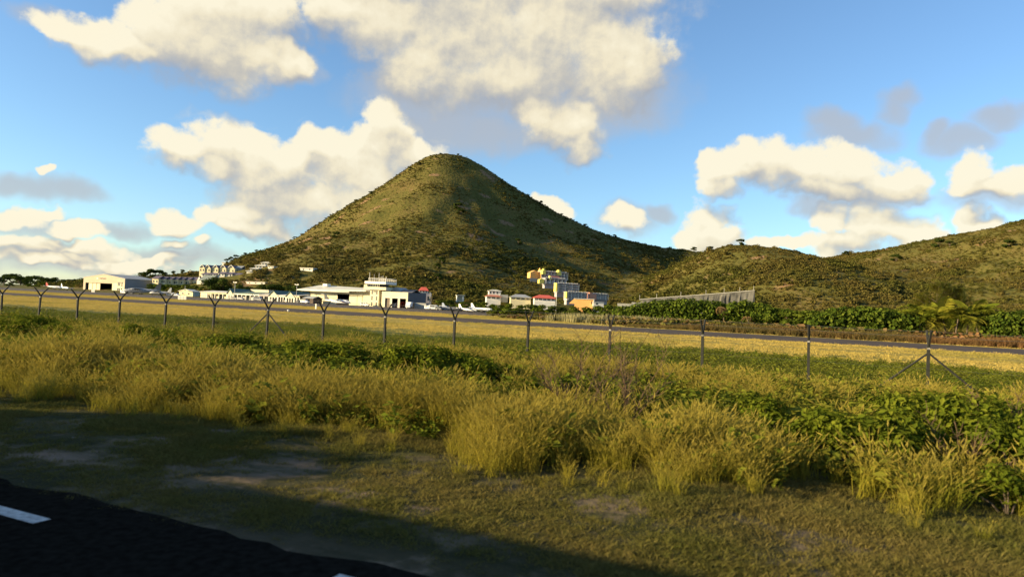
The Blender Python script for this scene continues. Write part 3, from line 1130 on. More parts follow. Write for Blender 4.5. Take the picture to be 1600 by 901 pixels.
def arcade(px0, px1, py_roof, label, n, roofm, wallm, back=9, d=303, solid=0.0, cat='terminal building'):
    c, w = span(px0, px1, d)
    t = thing('terminal_wing', label, cat, c, ROT)
    hw = w / 2
    h = ztop((px0 + px1) / 2, py_roof, c)
    MB().box(-hw, hw, 0, .3, h * .68, h * .9).build('fascia', wallm, t)
    MB().box(-hw, hw, 4.5, 4.8, 0, h * .9).build('rear_wall', M_dark_wall, t)
    if solid:
        MB().box(-hw, -hw + w * solid, .02, .28, 0, h * .68).build('front_wall', wallm, t)
    for i in range(n + 1):
        xx = -hw + w * solid + (w * (1 - solid)) * i / n
        MB().box(xx - .22, xx + .22, 0, .4, 0, h * .68).build('column', white, t)
    for i in range(n):
        xx = -hw + w * solid + (w * (1 - solid)) * (i + .5) / n
        if i % 2:
            MB().box(xx - .9, xx + .9, 3.2, 3.4, 0, h * .55).build('partition', wallm, t)
        else:
            win(t, xx - .8, xx + .8, 4.5, .1, h * .6, 'door_pane')
    MB().add([(-hw - .4, -.7, h * .9), (hw + .4, -.7, h * .9), (hw + .4, back, h + .5), (-hw - .4, back, h + .5),
              (-hw - .4, -.7, h * .9 + .22), (hw + .4, -.7, h * .9 + .22), (hw + .4, back, h + .72), (-hw - .4, back, h + .72)],
             [(3, 2, 1, 0), (4, 5, 6, 7), (0, 1, 5, 4), (1, 2, 6, 5), (2, 3, 7, 6), (3, 0, 4, 7)]).build('roof', roofm, t)
    pad(c, 14)
    return t


arcade(313, 354, 455.6, 'low cream terminal wing with open bays left of the leftmost gable', 5, roof_white, cream, solid=.25)
arcade(364, 404, 457.3, 'white terminal wing with columns and dark roof right of the leftmost gable', 6, roof_green, white)
arcade(404.5, 419.5, 459.5, 'short grey terminal wing between the columns and the braced post', 2, roof_white, lilac)
arcade(434, 446, 460.5, 'low white link between the two right terminal gables', 3, roof_white, white)
arcade(459.5, 467.5, 461.0, 'small glazed porch at the right end of the terminal', 2, roof_white, cream2)
# cream block behind
c, w = span(391.5, 419, 318)
t = thing('terminal_block', 'long cream flat roofed block behind the terminal with brown band', 'building', c, ROT)
h = ztop(405, 453.2, c)
MB().box(-w / 2, w / 2, 0, 10, 0, h).build('wall', cream, t)
MB().box(-w / 2 - .3, w / 2 + 5, -.6, 10.4, h - 3.0, h - 2.0).build('band', M('brown_band', (.13, .06, .05), .8), t)
MB().box(-w / 2 - .2, w / 2 + .2, -.25, 10.2, h, h + .3).build('roof', roof_white, t)
# dark shed that stands before the hangar's left end
c, w = span(474, 489, 290)
t = thing('dark_shed', 'dark brown shed with pitched roof before the left end of the long white hangar', 'shed', c, ROT)
h = ztop(481, 462.2, c)
brown = M('brown_boards', (.10, .075, .06), .9, .2, .8)
MB().box(-w / 2, w / 2, 0, 7, 0, h * .7).build('wall', brown, t)
MB().gable_x(-w / 2 - .4, w / 2 + .4, -.5, 7.5, h * .7, h).build('roof', roof_grey, t)
win(t, -1.5, 1.0, 0, 0, 2.6, 'doorway', dark)

# small cream gabled house near the apron
c, w = span(279.5, 301, 318)
t = thing('gabled_hut', 'small cream gabled hut with grey green side wall on the apron edge', 'hut', c, ROT)
h = ztop(288, 451.6, c)
cr = Vector((c.x + U[0] * w / 2, c.y + U[1] * w / 2, 0))
dp = depth_to(cr, 312)
hw = w / 2
MB().box(-hw, hw, 0, .3, 0, h * .72).prism([(-hw, h * .72), (hw, h * .72), (0, h - .2)], 0, .3).build('front_wall', cream2, t)
MB().box(-hw, hw, dp - .3, dp, 0, h * .72).build('rear_wall', cream2, t)
gg_ = M('grey_green_render', (.38, .42, .36), .8)
MB().box(hw - .3, hw, .3, dp - .3, 0, h * .72).build('side_wall', gg_, t)
MB().box(-hw, -hw + .3, .3, dp - .3, 0, h * .72).build('side_wall', gg_, t)
MB().gable_y(-hw - .5, hw + .5, -.5, dp + .4, h * .72 + .05, h + .1, .25).build('roof', roof_white, t)
for xx in (-hw * .45, hw * .4):
    win(t, xx - .8, xx + .8, 0, h * .3, h * .52, frame=white)
pad(c, 14)


# --- townhouses on the left foot of the hill
def rowhouse(px0, px1, py0, py1, label, group, roofm, wallm, y, facing, gable_front, dpt=9, wins=2):
    p = at_y((px0 + px1) / 2, py1, y)
    w = (px1 - px0) * y / F
    hgt = (py1 - py0) * y / F
    t = thing('townhouse', label, 'townhouse', p, facing, group)
    hw = w / 2
    he = hgt * (.62 if gable_front else .72)
    MB().box(-hw, hw, 0, dpt, -3.5, he).build('wall', wallm, t)
    if gable_front:
        MB().prism([(-hw * .8, he), (hw * .8, he), (0, hgt - .2)], .05, .4).build('gable', wallm, t)
        MB().gable_y(-hw * .86, hw * .86, -.4, dpt, he, hgt, .3).build('roof', roofm, t)
        MB().prism([(-hw * .86, he - .15), (0, hgt - .25), (hw * .86, he - .15), (hw * .86, he + .35), (0, hgt + .3), (-hw * .86, he + .35)], -.55, -.4).build('bargeboard', white, t)
        win(t, -.7, .7, .05, he + .2, he + 1.5)
    else:
        MB().gable_x(-hw - .3, hw + .3, -.7, dpt + .5, he, hgt + .5, .25).build('roof', roofm, t)
    for i in range(wins):
        xx = -hw + w * (i + .5) / wins
        for zz in (.6, 3.4) if he > 5.6 else (.8,):
            f = win(t, xx - .55, xx + .55, 0, zz, zz + 1.5)
            MB().box(xx - .75, xx + .75, -.14, -.0, zz - .22, zz - .05).build('sill', white, f)
    pad(p, max(6, w * .8))
    return t


LOW = [(237, 248, 431.5, 442.5), (248, 258, 432.5, 443), (258, 268, 432.8, 444), (268, 277, 433, 444.4), (277, 286, 433.4, 444.6), (286, 296, 433.5, 445), (296, 308, 433.5, 445)]
nm_ = ['leftmost', 'second from left', 'third from left', 'middle', 'third from right', 'second from right', 'rightmost']
for i, (a, b, t0, b0) in enumerate(LOW):
    rowhouse(a, b, t0, b0, f'cream townhouse with slate violet roof, {nm_[i]} of the lower row', 'lower row of townhouses',
             roof_violet, cream2, 520 + 2.0 * i, ROT * (.5), False, wins=2 + i % 2)
UP = [(311, 320), (319.5, 329), (331.5, 341), (343, 353.5), (354.5, 367)]
nm_ = ['leftmost', 'second from left', 'middle', 'second from right', 'rightmost']
for i, (a, b) in enumerate(UP):
    rowhouse(a, b, 413.4 + i * .2, 424.6 + i * .3, f'cream townhouse with white edged front gable, {nm_[i]} of the upper row', 'upper row of gabled townhouses',
             roof_violet, cream2, 585, ROT * .35, True, wins=2)
# grey wing at the right end of the upper row
rowhouse(367, 377, 415.8, 425.5, 'grey walled annex at the right end of the upper townhouse row', 'upper row of gabled townhouses', roof_grey, stucco_grey, 588, ROT * .35, False)
# rows of dark roofs in front of the upper row
for i, (a, b, t0, b0) in enumerate(((314, 326, 426.4, 431.5), (327, 338, 426.6, 431), (340, 351, 425.2, 430.8), (352, 363, 425.8, 431.5), (364, 375, 426.8, 432.4))):
    rowhouse(a, b, t0, b0 + 1.2, f'low white cottage with broad violet roof, {nm_[i]} below the gabled townhouses', 'cottages below the upper townhouses',
             roof_violet, white, 556, ROT * .35, False, dpt=11, wins=2)
# green gabled house
p = at_y(321, 443.5, 522)
t = thing('gabled_house', 'white fronted house with tall grey green gable roof right of the lower townhouse row', 'house', p, ROT * .5)
MB().box(-4, 4, 0, 12, -3, 2.8).build('wall', white, t)
MB().gable_x(-4.6, 5.2, -2.2, 12.5, 2.6, 6.8, .3).build('roof', M('grey_green_roof', (.20, .23, .20), .8), t)
win(t, -3, -1.6, 0, .4, 2.0); win(t, .6, 2.0, 0, .4, 2.0)
MB().prism([(-7.5, 2.0), (-4.2, 2.0), (-5.8, 5.4)], .2, .6).box(-7.5, -4.2, .2, 8, -3, 2.0).build('side_gable', white, t)
pad(p, 12)

# --- stepped villas higher up
VIL = [(385, 396, 421.8, 425.5), (391, 404, 417.5, 422.5), (399, 415, 412.8, 418.5), (408, 423, 408.6, 413.6)]
nm_ = ['lowest', 'second lowest', 'second highest', 'highest']
for i, (a, b, t0, b0) in enumerate(VIL):
    p = on_hill((a + b) / 2, b0, 450)
    w = (b - a) * p.y / F
    hgt = (b0 - t0) * p.y / F
    t = thing('villa', f'white villa on the left hillside, {nm_[i]} of four stepping up the slope', 'villa', p, ROT * .3, 'villas stepping up the slope')
    MB().box(-w / 2, w / 2, 0, 8, -3, hgt * .62).build('wall', white, t)
    MB().hip(-w / 2 - .6, w / 2 + .6, -1.2, 8.6, hgt * .62 + .02, hgt, w * .22, .3).build('roof', roof_white, t)
    for j in range(3):
        xx = -w / 2 + w * (j + .5) / 3
        win(t, xx - .9, xx + .9, 0, .3, hgt * .5, 'window')
    pad(p, w * .62)
for (a, b, t0, b0, lb) in ((468, 490, 418.2, 422.4, 'long white walled terrace alone on the hillside above the white hangar'), (383, 416, 440.0, 443.2, 'long low white wall between trees behind the terminal'),
                           (418, 428, 415.6, 418.4, 'small white roofed hut right of the highest stepped villa'), (347, 353, 405.6, 408, 'tiny white hut on the left skyline of the hill'),
                           (295, 299, 420.8, 423.5, 'tiny cream hut among trees above the lower townhouses')):
    p = on_hill((a + b) / 2, b0, 380)
    w, hgt = (b - a) * p.y / F, (b0 - t0) * p.y / F
    t = thing('hillside_house', lb, 'house', p, ROT * .6)
    MB().box(-w / 2, w / 2, 0, 5, -3, hgt * .7).build('wall', white, t)
    MB().box(-w / 2 - .4, w / 2 + .4, -.6, 5.4, hgt * .7, hgt).build('roof', roof_white, t)
    for j in range(max(2, int(w / 4))):
        n_ = max(2, int(w / 4))
        xx = -w / 2 + w * (j + .5) / n_
        win(t, xx - .5, xx + .5, 0, hgt * .15, hgt * .55)
    pad(p, w * .55)


# --- houses right of the fire station
def house(px0, px1, py_r, py_e, py_b, label, roofm, wallm, y, rz=0.0, nwin=4, rx=.3, terrace=None):
    p = at_y((px0 + px1) / 2, py_b, y)
    w = (px1 - px0) * y / F
    he, hr = (py_b - py_e) * y / F, (py_b - py_r) * y / F
    t = thing('house', label, 'house', p, rz)
    hw = w / 2
    MB().box(-hw, hw, 0, 9, -4.5, he).build('wall', wallm, t)
    MB().hip(-hw - .5, hw + .5, -1.1, 9.8, he + .05, hr, w * rx, .25).build('roof', roofm, t)
    for i in range(nwin):
        xx = -hw + w * (i + .5) / nwin
        f = win(t, xx - w / nwin * .30, xx + w / nwin * .30, 0, he * .34, he * .78, 'window')
        MB().box(xx - .07, xx + .07, -.1, -.04, he * .34, he * .78).build('mullion', white, f)
    MB().box(-hw - .02, hw + .02, -1.0, -.02, -4.4, -.1).build('terrace', wallm, t)
    pad(p, w * .6)
    return t


ha = house(760, 782, 459.4, 463.0, 468.4, 'two storey white house with faded red roof, left of three in the trees', roof_rust, white, 392, .1, 3)
MB().box(-2.6, 4.2, 3, 8.5, 1.6, 5.2).build('upper_storey', white, ha)
MB().hip(-3.2, 4.8, 2.4, 9, 5.2, 5.9, 3, .2).build('upper_roof', roof_white, ha)
for xx in (-1.6, 0.2, 2.2):
    win(ha, xx - .4, xx + .4, 3, 3.5, 4.8)
MB().box(3.6, 8.2, 1.5, 7, -1, 3.2).build('side_wing', stucco_grey, ha)
house(797.5, 829, 459.6, 464.2, 469.6, 'cream house with grey hipped roof, middle of three in the trees', roof_grey, cream2, 385, .05, 4)
house(834.5, 867.5, 460.5, 465.4, 471.0, 'white house with bright red hipped roof, right of three in the trees', roof_red, white, 380, .05, 5)

# house with orange red roof behind the fire station, and the small shed
p = at_y(663, 466, 372)
t = thing('house', 'tall pale house with small orange red roof peeping over the fire station', 'house', p, .1)
MB().box(-3.6, 3.6, 0, 8, -6, 3.0).build('wall', lilac, t)
MB().box(-2.9, 1.7, -.3, 5, 3.0, 4.2).build('upper_storey', white, t)
MB().hip(-3.3, 2.1, -.8, 5.5, 4.2, 6.0, 1.4, .25).build('roof', roof_red, t)
for xx in (-2.2, -.6, .9):
    win(t, xx - .4, xx + .4, -.3, 3.2, 4.0)
win(t, 1.6, 2.8, 0, -1.0, 1.2)
pad(p, 9)
p = at_y(719, 466, 380)
t = thing('garden_shed', 'small white open fronted shed in the bushes left of the faded red house', 'shed', p, .2)
MB().box(-1.8, -1.5, 0, 3, -2, 1.5).box(1.2, 2.0, 0, 3, -2, 1.5).box(-1.5, 1.2, 2.7, 3, -2, 1.5).build('wall', white, t)
MB().box(-2.2, 2.6, -.5, 3.4, 1.5, 1.8).build('roof', roof_white, t)
pad(p, 4)


# --- coloured hotel stepping down the slope; its fronts look right, away from the sun
def hotel(px0, px1, py_t, py_b, y, label, storeys, end_mat, end_style, rz=R(27), dpt=4.2, posts=7):
    p = at_y(px0, py_b, y)
    k = y / F
    pw = (px1 - px0) * k
    h = (py_b - py_t) * k
    w = pw / math.cos(rz) * .98
    t = thing('hotel_block', label, 'hotel', p, rz, 'stepped hotel blocks on the slope')
    sh = h / storeys
    MB().box(0, w, 1.6, dpt, -3, h).build('wall', lilac, t)
    MB().box(-.5, 0, .2, dpt, -.4, h * .98).build('end_wall', end_mat if end_style or px0 > 920 else lilac, t)
    if end_style == 'gable':
        MB().prismx([(.2, h * .98), (dpt, h * .98), ((dpt + .2) / 2, h + 2.4)], -.5, 0).build('end_gable', end_mat, t)
    for s in range(storeys):
        z0 = s * sh
        MB().box(0, w, .0, 1.6, z0 - .25, z0).build('balcony_slab', lilac, t)
        rl = MB().box(0, w, -.06, .0, z0 + .85, z0 + 1.0)
        for i in range(int(w / .9)):
            rl.box(i * .9 + .1, i * .9 + .18, -.05, -.01, z0, z0 + .85)
        rl.build('balcony_rail', white, t)
        for i in range(posts - 1):
            xx = w * (i + .5) / (posts - 1)
            win(t, xx - w / posts * .32, xx + w / posts * .32, 1.6, z0 + .05, z0 + sh * .78, 'balcony_door')
    for i in range(posts):
        xx = (w - .3) * i / (posts - 1)
        MB().box(xx, xx + .3, -.0, .3, 0, h - .2).build('column', white, t)
    MB().box(-.6, w + .3, -.3, dpt + .3, h, h + .3).build('roof', lilac, t)
    cr = MB()
    for i in range(int(w / 1.1)):
        cr.box(i * 1.1 + .1, i * 1.1 + .6, -.28, -.05, h + .3, h + .8)
    cr.build('parapet', white, t)
    pad((p.x + pw / 2, p.y + 4, 0), pw * .62)
    return t


def turret(parent, x, y, z0, z1, s, name='turret'):
    t = MB().box(x - s, x + s, y - s, y + s, z0, z1).build(name, yellow, parent)
    mb = MB()
    for i in range(6):
        a, b = math.pi / 2 * i / 6, math.pi / 2 * (i + 1) / 6
        ra, rb = s * 1.15 * math.cos(a), s * 1.15 * math.cos(b)
        za, zb = z1 + s * 1.2 * math.sin(a), z1 + s * 1.2 * math.sin(b)
        for j in range(10):
            c0, c1 = 2 * math.pi * j / 10, 2 * math.pi * (j + 1) / 10
            mb.add([(x + ra * math.cos(c0), y + ra * math.sin(c0), za), (x + ra * math.cos(c1), y + ra * math.sin(c1), za),
                    (x + rb * math.cos(c1), y + rb * math.sin(c1), zb), (x + rb * math.cos(c0), y + rb * math.sin(c0), zb)], [(0, 1, 2, 3)])
    mb.build('dome', yellow, t)
    return t


h1 = hotel(846, 890, 424, 434.5, 445, 'topmost hotel block with orange gable end and two yellow turrets', 2, orange, 'gable', posts=9)
MB().box(-7.0, -.52, 2.0, 6, -.2, 3.2).prism([(-7.0, 3.2), (-.52, 3.2), (-3.6, 4.8)], 2.0, 6).build('orange_wing', orange, h1)
MB().box(-7.2, -.5, 1.92, 1.98, -2.5, -.25).build('stone_base', stucco_grey, h1)
turret(h1, .9, -.6, 2.6, 4.8, 1.15)
turret(h1, 12.5, .2, 2.6, 4.6, 1.35)
h2 = hotel(853, 887, 434.5, 442.5, 436, 'second hotel block from the top with low yellow end wall and pink roof', 1, yellow, '', posts=6)
turret(h2, 3.2, 1.0, 2.4, 4.0, .9)
MB().gable_x(5, 11, .5, 6.5, 3.5, 5.2).build('pitched_roof', roof_rust, h2)
MB().box(-4.2, -.52, 1.0, 3, -.2, 2.2).prism([(-4.2, 2.2), (-.52, 2.2), (-2.2, 2.9)], 1.0, 3).build('yellow_annex', yellow, h2)
h3 = hotel(872, 907, 442.6, 456.0, 427, 'tall third hotel block with yellow stair tower at its left end', 3, yellow, '', posts=4)
MB().box(-1.7, -.52, -.4, 2.4, .2, 5.4).build('stair_tower', yellow, h3)
h4 = hotel(887.5, 922, 456.4, 468.0, 418, 'fourth hotel block low on the slope with narrow yellow tower', 3, yellow, '', posts=7)
MB().box(-1.5, -.52, -.4, 2.2, .9, 4.6).build('stair_tower', yellow, h4)
h5 = hotel(926, 953, 459.0, 467.0, 428, 'rightmost shade grey hotel block with faded orange end wall', 2, pink, '', posts=7)
MB().box(-2.4, 2.6, -.1, 5.0, -.5, 3.9).build('end_pavilion', pink, h5)
p = at_y(912, 475.6, 398)
t = thing('orange_building', 'low bright orange building with lean-to roof at the foot of the hotel', 'building', p, R(-8))
MB().box(-5.2, 5.4, 0, 8, -4, 3.0).prism([(-8.4, .2), (-5.2, .2), (-5.2, 3.0), (-5.6, 3.0)], 0, 7).build('wall', orange, t)
MB().box(5.4, 5.7, -.2, 8.2, -1, 3.2).build('end_wall', white, t)
MB().box(-5.6, 5.9, -.5, 8.4, 3.02, 3.3).build('roof', roof_white, t)
win(t, 4.2, 5.0, 0, .4, 2.2, 'doorway', dark)
pad(p, 10)
p = at_y(935, 476.4, 396)
t = thing('white_annex', 'low white flat roofed annex right of the orange building', 'annex', p, R(5))
MB().box(-3.0, 3.0, 0, 6, -4, 1.4).build('wall', white, t)
MB().box(-3.2, 3.2, -.3, 6.3, 1.4, 1.7).build('roof', roof_white, t)
win(t, -1.5, -.3, 0, .2, 1.1)
pad(p, 7)
# two pale concrete walls near the big hedge
p = at_y(987, 477, 300)
t = thing('boundary_wall', 'low pale concrete wall showing above the left end of the hedge', 'wall', p, R(-6))
MB().box(-6, 0, 0, .4, -5, .6).box(0, 4.2, .05, .45, -5, 1.3).build('wall_panel', concrete, t)
MB().box(-6.1, 0, -.05, .45, .6, .72).box(0, 4.3, 0, .5, 1.3, 1.42).build('coping', concrete, t)
pad(p, 7)

# --- masonry retaining wall under the knoll
A, Bq, Cq = at_y(1000, 471.0, 335), at_y(1182, 470.0, 318), at_y(1191, 470.5, 322)
top = [at_y(1000, 468.0, 337), at_y(1050, 464.2, 333), at_y(1100, 460.6, 328), at_y(1140, 457.4, 324), at_y(1179, 454.0, 320)]
rock = M('grey_rubble_masonry', (.135, .13, .115), .95, .35, .35, col2=(.05, .05, .047), spec=.1, detail=9)
t = thing('retaining_wall', 'long grey stone retaining wall rising to the right under the knoll', 'retaining wall', (0, 0, 0))
mb, cp = MB(), MB()
ns = 46
rgw = np.random.default_rng(5)
grid = []
for i in range(ns + 1):
    f_ = i / ns * 4
    j = min(int(f_), 3)
    tp = top[j].lerp(top[j + 1], f_ - j)
    bt_ = Vector((tp.x, tp.y - 2.5, -1.0))
    col_ = []
    for q_ in range(6):
        pnt = bt_.lerp(tp, q_ / 5)
        if q_ < 5:
            pnt += Vector((rgw.normal(0, .15), rgw.normal(0, .30), 0))
        col_.append(pnt)
    grid.append(col_)
for i in range(ns):
    for q_ in range(5):
        mb.add([grid[i][q_], grid[i + 1][q_], grid[i + 1][q_ + 1], grid[i][q_ + 1]], [(0, 1, 2, 3)])
e1, e2 = grid[-1], Vector((Cq.x + 2.5, Cq.y + 3, -1))
mb.add([grid[-1][0], e2, Vector((top[4].x + .6, top[4].y + 9, top[4].z)), grid[-1][5]], [(0, 1, 2, 3)])
for i in range(ns):
    a_, b_2 = grid[i][5], grid[i + 1][5]
    mb.add([a_, b_2, b_2 + Vector((0, 9, 0)), a_ + Vector((0, 9, 0))], [(0, 1, 2, 3)])
mb.build('wall_face', rock, t)
for i in range(4):
    a_, b_2 = top[i], top[i + 1]
    MB().tube([a_ + Vector((0, -.1, .1)), b_2 + Vector((0, -.1, .1))], .22, 4).build('coping', concrete, t)
for px_ in (996, 1024, 1058, 1094, 1126, 1154, 1180):
    f_ = (px_ - 1000) / 179 * 4
    j = int(min(max(f_, 0), 3.99))
    tp = top[j].lerp(top[j + 1], min(max(f_ - j, 0), 1)) if px_ > 1000 else top[0]
    MB().tube([tp + Vector((0, 1.2, -.3)), tp + Vector((0, 1.2, 2.3))], .10, 5).build('rail_post', concrete, t)
for i in range(0, 190, 7):
    PADS.append((A.x + (Bq.x - A.x) * i / 190, A.y + (Bq.y - A.y) * i / 190 - 6, 8))


# --- lamp poles
for i, (px_, py_t, py_b, d_, lb) in enumerate(((366, 440, 467, 297, 'tall pale pole with crossbar beside the leftmost terminal gable'), (462.5, 443.5, 471, 297, 'tall pale pole with crossbar by the right terminal gable'),
                                               (288.5, 446, 463, 312, 'thin pale pole before the small cream gabled hut'), (868.3, 454, 473, 330, 'slim grey pole right of the bright red roof'), (671, 456, 477, 300, 'thin grey pole right of the fire station'))):
    p = site(px_, d_)
    t = thing('lamp_pole', lb, 'pole', p, ROT, 'poles round the airfield')
    h = ztop(px_, py_t, p)
    MB().tube([(0, 0, 0), (0, 0, h)], [.16, .10], 8).build('pole', steel, t)
    if i < 2:
        MB().box(-1.3, 1.3, -.08, .08, h - .5, h - .3).build('crossbar', steel, t)
        for xx in (-1.0, 1.0):
            MB().box(xx - .3, xx + .3, -.35, .1, h - .3, h).build('floodlight', white, t)

# --- white marker boards on the grass
def board(px0, px1, py0, py1, d_, lb, n):
    p = site((px0 + px1) / 2, d_)
    k = p.y / F
    t = thing('marker_board', lb, 'marker', p, ROT * .3, 'white marker boards along the runway')
    w, h = (px1 - px0) * k, (py1 - py0) * k
    for i in range(n):
        x0 = -w / 2 + w * i / n
        MB().box(x0 + .05, x0 + w / n - .05, 0, .25, .25, h + .05 - .1 * (i % 2)).build('panel', white, t)
        for xx in (x0 + w / n * .25, x0 + w / n * .75):
            MB().box(xx - .05, xx + .05, .08, .16, 0, .3).build('leg', steel, t)


board(142.2, 148.2, 457.6, 462.3, 268, 'single white marker board in front of the tan hangar', 1)
board(277, 291.5, 466.6, 473.2, 172, 'triple white marker board on the grass before the small gabled hut', 3)
p = site(493.2, 142)
t = thing('marker_post', 'short white marker post on the strip before the long hangar', 'marker', p, ROT)
MB().box(-.16, .16, 0, .2, 0, 1.25).build('post', white, t)
MB().box(-.22, .22, -.05, .25, 1.25, 1.37).build('cap', white, t)
p = site(450.3, 100)
t = thing('runway_light', 'small white runway edge light on the grass left of centre', 'light fitting', p, ROT)
MB().tube([(0, 0, 0), (0, 0, .25)], .08, 8).build('stem', white, t)
MB().tube([(0, 0, .25), (0, 0, .38), (0, 0, .48)], [.20, .20, .08], 10).build('lens', white, t)

# ---------------------------------------------------------------- aircraft and vehicles
def aircraft(label, p, rz, L, high, twin, body, tail, span_=None, stripe=None, group='aircraft parked on the apron'):
    t = thing('parked_aircraft', label, 'aircraft', p, rz, group)
    r = L * .062
    zc = r * (1.45 if high else 2.1) + .25
    S = span_ or L * .98
    st = [(-.5, .10, .75), (-.40, .30, .62), (-.25, .68, .28), (-.05, 1, 0), (.25, 1, 0), (.36, .92, -.02), (.43, .70, -.16), (.48, .40, -.30), (.5, .10, -.36)]
    MB().tube([(x * L, 0, zc + dz * r) for x, _, dz in st], [q * r for _, q, _ in st], 12).build('fuselage', body, t, True)
    zw = zc + (r * .98 if high else -r * .7)
    c = L * .145
    w = MB()
    for sg in (-1, 1):
        y0, y1 = 0, sg * S / 2
        tip = c * .55
        th = c * .10
        w.add([(.08 * L + c / 2, y0, zw - th), (.08 * L - c / 2, y0, zw - th), (.06 * L - tip / 2, y1, zw + (0 if high else .35)), (.06 * L + tip / 2, y1, zw + (0 if high else .35)),
               (.08 * L + c / 2, y0, zw + th), (.08 * L - c / 2, y0, zw + th * .6), (.06 * L - tip / 2, y1, zw + th * .7 + (0 if high else .35)), (.06 * L + tip / 2, y1, zw + th * .9 + (0 if high else .35))],
              [(0, 1, 2, 3), (7, 6, 5, 4), (0, 3, 7, 4), (1, 5, 6, 2), (3, 2, 6, 7)])
    w.build('wing', body, t)
    ht = L * .21
    z0 = zc + r * .5
    MB().add([(-.36 * L, -.09, z0), (-.50 * L, -.09, z0), (-.52 * L, -.04, z0 + ht), (-.45 * L, -.04, z0 + ht), (-.30 * L, -.03, z0 - .1),
              (-.36 * L, .09, z0), (-.50 * L, .09, z0), (-.52 * L, .04, z0 + ht), (-.45 * L, .04, z0 + ht), (-.30 * L, .03, z0 - .1)],
             [(0, 1, 2, 3), (8, 7, 6, 5), (0, 3, 8, 5), (1, 6, 7, 2), (3, 2, 7, 8), (4, 0, 5, 9), (4, 3, 0), (9, 5, 8)]).build('tail_fin', tail, t)
    zt = z0 + (ht * .95 if high and L > 14 else .15)
    MB().box(-.53 * L, -.44 * L, -S * .17, S * .17, zt, zt + .12).build('tailplane', body, t)
    eng = [(.15 * L, sg * S * .17, zw - (r * .35 if high else -r * .1)) for sg in (-1, 1)] if twin else [(.46 * L, 0, zc - r * .2)]
    for ex, ey, ez in eng:
        if twin:
            e = MB().tube([(ex - .10 * L, ey, ez), (ex - .03 * L, ey, ez), (ex + .05 * L, ey, ez), (ex + .08 * L, ey, ez)], [r * .15, r * .36, r * .38, r * .2], 8).build('engine', body, t, True)
            px_ = ex + .085 * L
        else:
            e, px_ = t, .505 * L
        pr = MB()
        for k in range(4 if twin else 3):
            a = 2 * math.pi * k / (4 if twin else 3) + .5
            R_ = L * .10
            pr.add([(px_, ey + .03, ez), (px_, ey + R_ * math.cos(a) - .08 * math.sin(a), ez + R_ * math.sin(a) + .08 * math.cos(a)), (px_ + .06, ey + R_ * math.cos(a) + .08 * math.sin(a), ez + R_ * math.sin(a) - .08 * math.cos(a)), (px_ + .06, ey - .03, ez)],
                   [(0, 1, 2, 3)])
        pr.tube([(px_ - .1, ey, ez), (px_ + .3, ey, ez)], [.18, .04], 7)
        pr.build('propeller', dark_paint, e)
    for wx, wy in ((.36 * L, 0), (.02 * L, r * 1.1), (.02 * L, -r * 1.1)):
        wl = MB().tube([(wx, wy - .14, .38), (wx, wy + .14, .38)], .38, 10).build('wheel', rubber, t)
        MB().tube([(wx, wy, .38), (wx, wy * .8, zc - r * .6)], .09, 6).build('strut', steel, wl)
    for sg in (-1, 1):
        mb = MB()
        for i in range(7):
            x = -.12 * L + i * .065 * L
            mb.box(x, x + .03 * L, sg * r * .985 - .02, sg * r * .985 + .02, zc + r * .12, zc + r * .42)
        mb.build('cabin_window', glass, t)
        if stripe:
            MB().add([(-.3 * L, sg * r * .78, zc + .1 * r), (.3 * L, sg * r * 1.02, zc - .25 * r), (.44 * L, sg * r * .72, zc - .3 * r), (.44 * L, sg * r * .70, zc - .12 * r), (.3 * L, sg * r * 1.03, zc - .02 * r), (-.3 * L, sg * r * .8, zc + .25 * r)],
                     [(0, 1, 4, 5), (1, 2, 3, 4)]).build('stripe', stripe, t)
    MB().add([(.37 * L, -r * .75, zc + r * .42), (.37 * L, r * .75, zc + r * .42), (.44 * L, r * .5, zc + r * .22), (.44 * L, -r * .5, zc + r * .22), (.36 * L, -r * .5, zc + r * .86), (.36 * L, r * .5, zc + r * .86)],
             [(0, 1, 2, 3), (3, 2, 5, 4), (0, 3, 4), (1, 5, 2)]).build('windscreen', glass, t)
    return t


aircraft('large grey turboprop with tall dark tail beside the tan hangar', site(221, 300), ROT + math.pi + .55, 22, True, True, plane_grey, dark_paint)
aircraft('grey propeller aircraft parked between the dark tailed turboprop and the white vans', site(250, 296), ROT + math.pi + .3, 14, True, True, plane_grey, plane_grey)
aircraft('white twin propeller aircraft with dark tail before the black hangar doorway', site(527, 283), ROT + .12, 15, True, True, plane_white, dark_paint, 15, red_paint)
aircraft('white light aircraft with red tail far left before the trees', site(84, 330), ROT + .3, 13, False, True, plane_white, red_paint)
aircraft('white light aircraft with nose to the right at far left', site(101, 322), ROT - .2, 12, False, True, plane_white, plane_white)
aircraft('white light aircraft with blue stripe rightmost on the apron', site(753, 252), ROT + .1, 9.5, False, False, plane_white, plane_white, 10, blue_paint)
aircraft('white high winged aircraft second from right on the apron', site(731, 256), ROT - .1, 9.0, True, False, plane_white, plane_white, 11)
aircraft('pale grey low aircraft half behind a fence arm right of the container', site(708, 264), ROT + .5, 9.5, True, True, plane_grey, plane_white, 12)


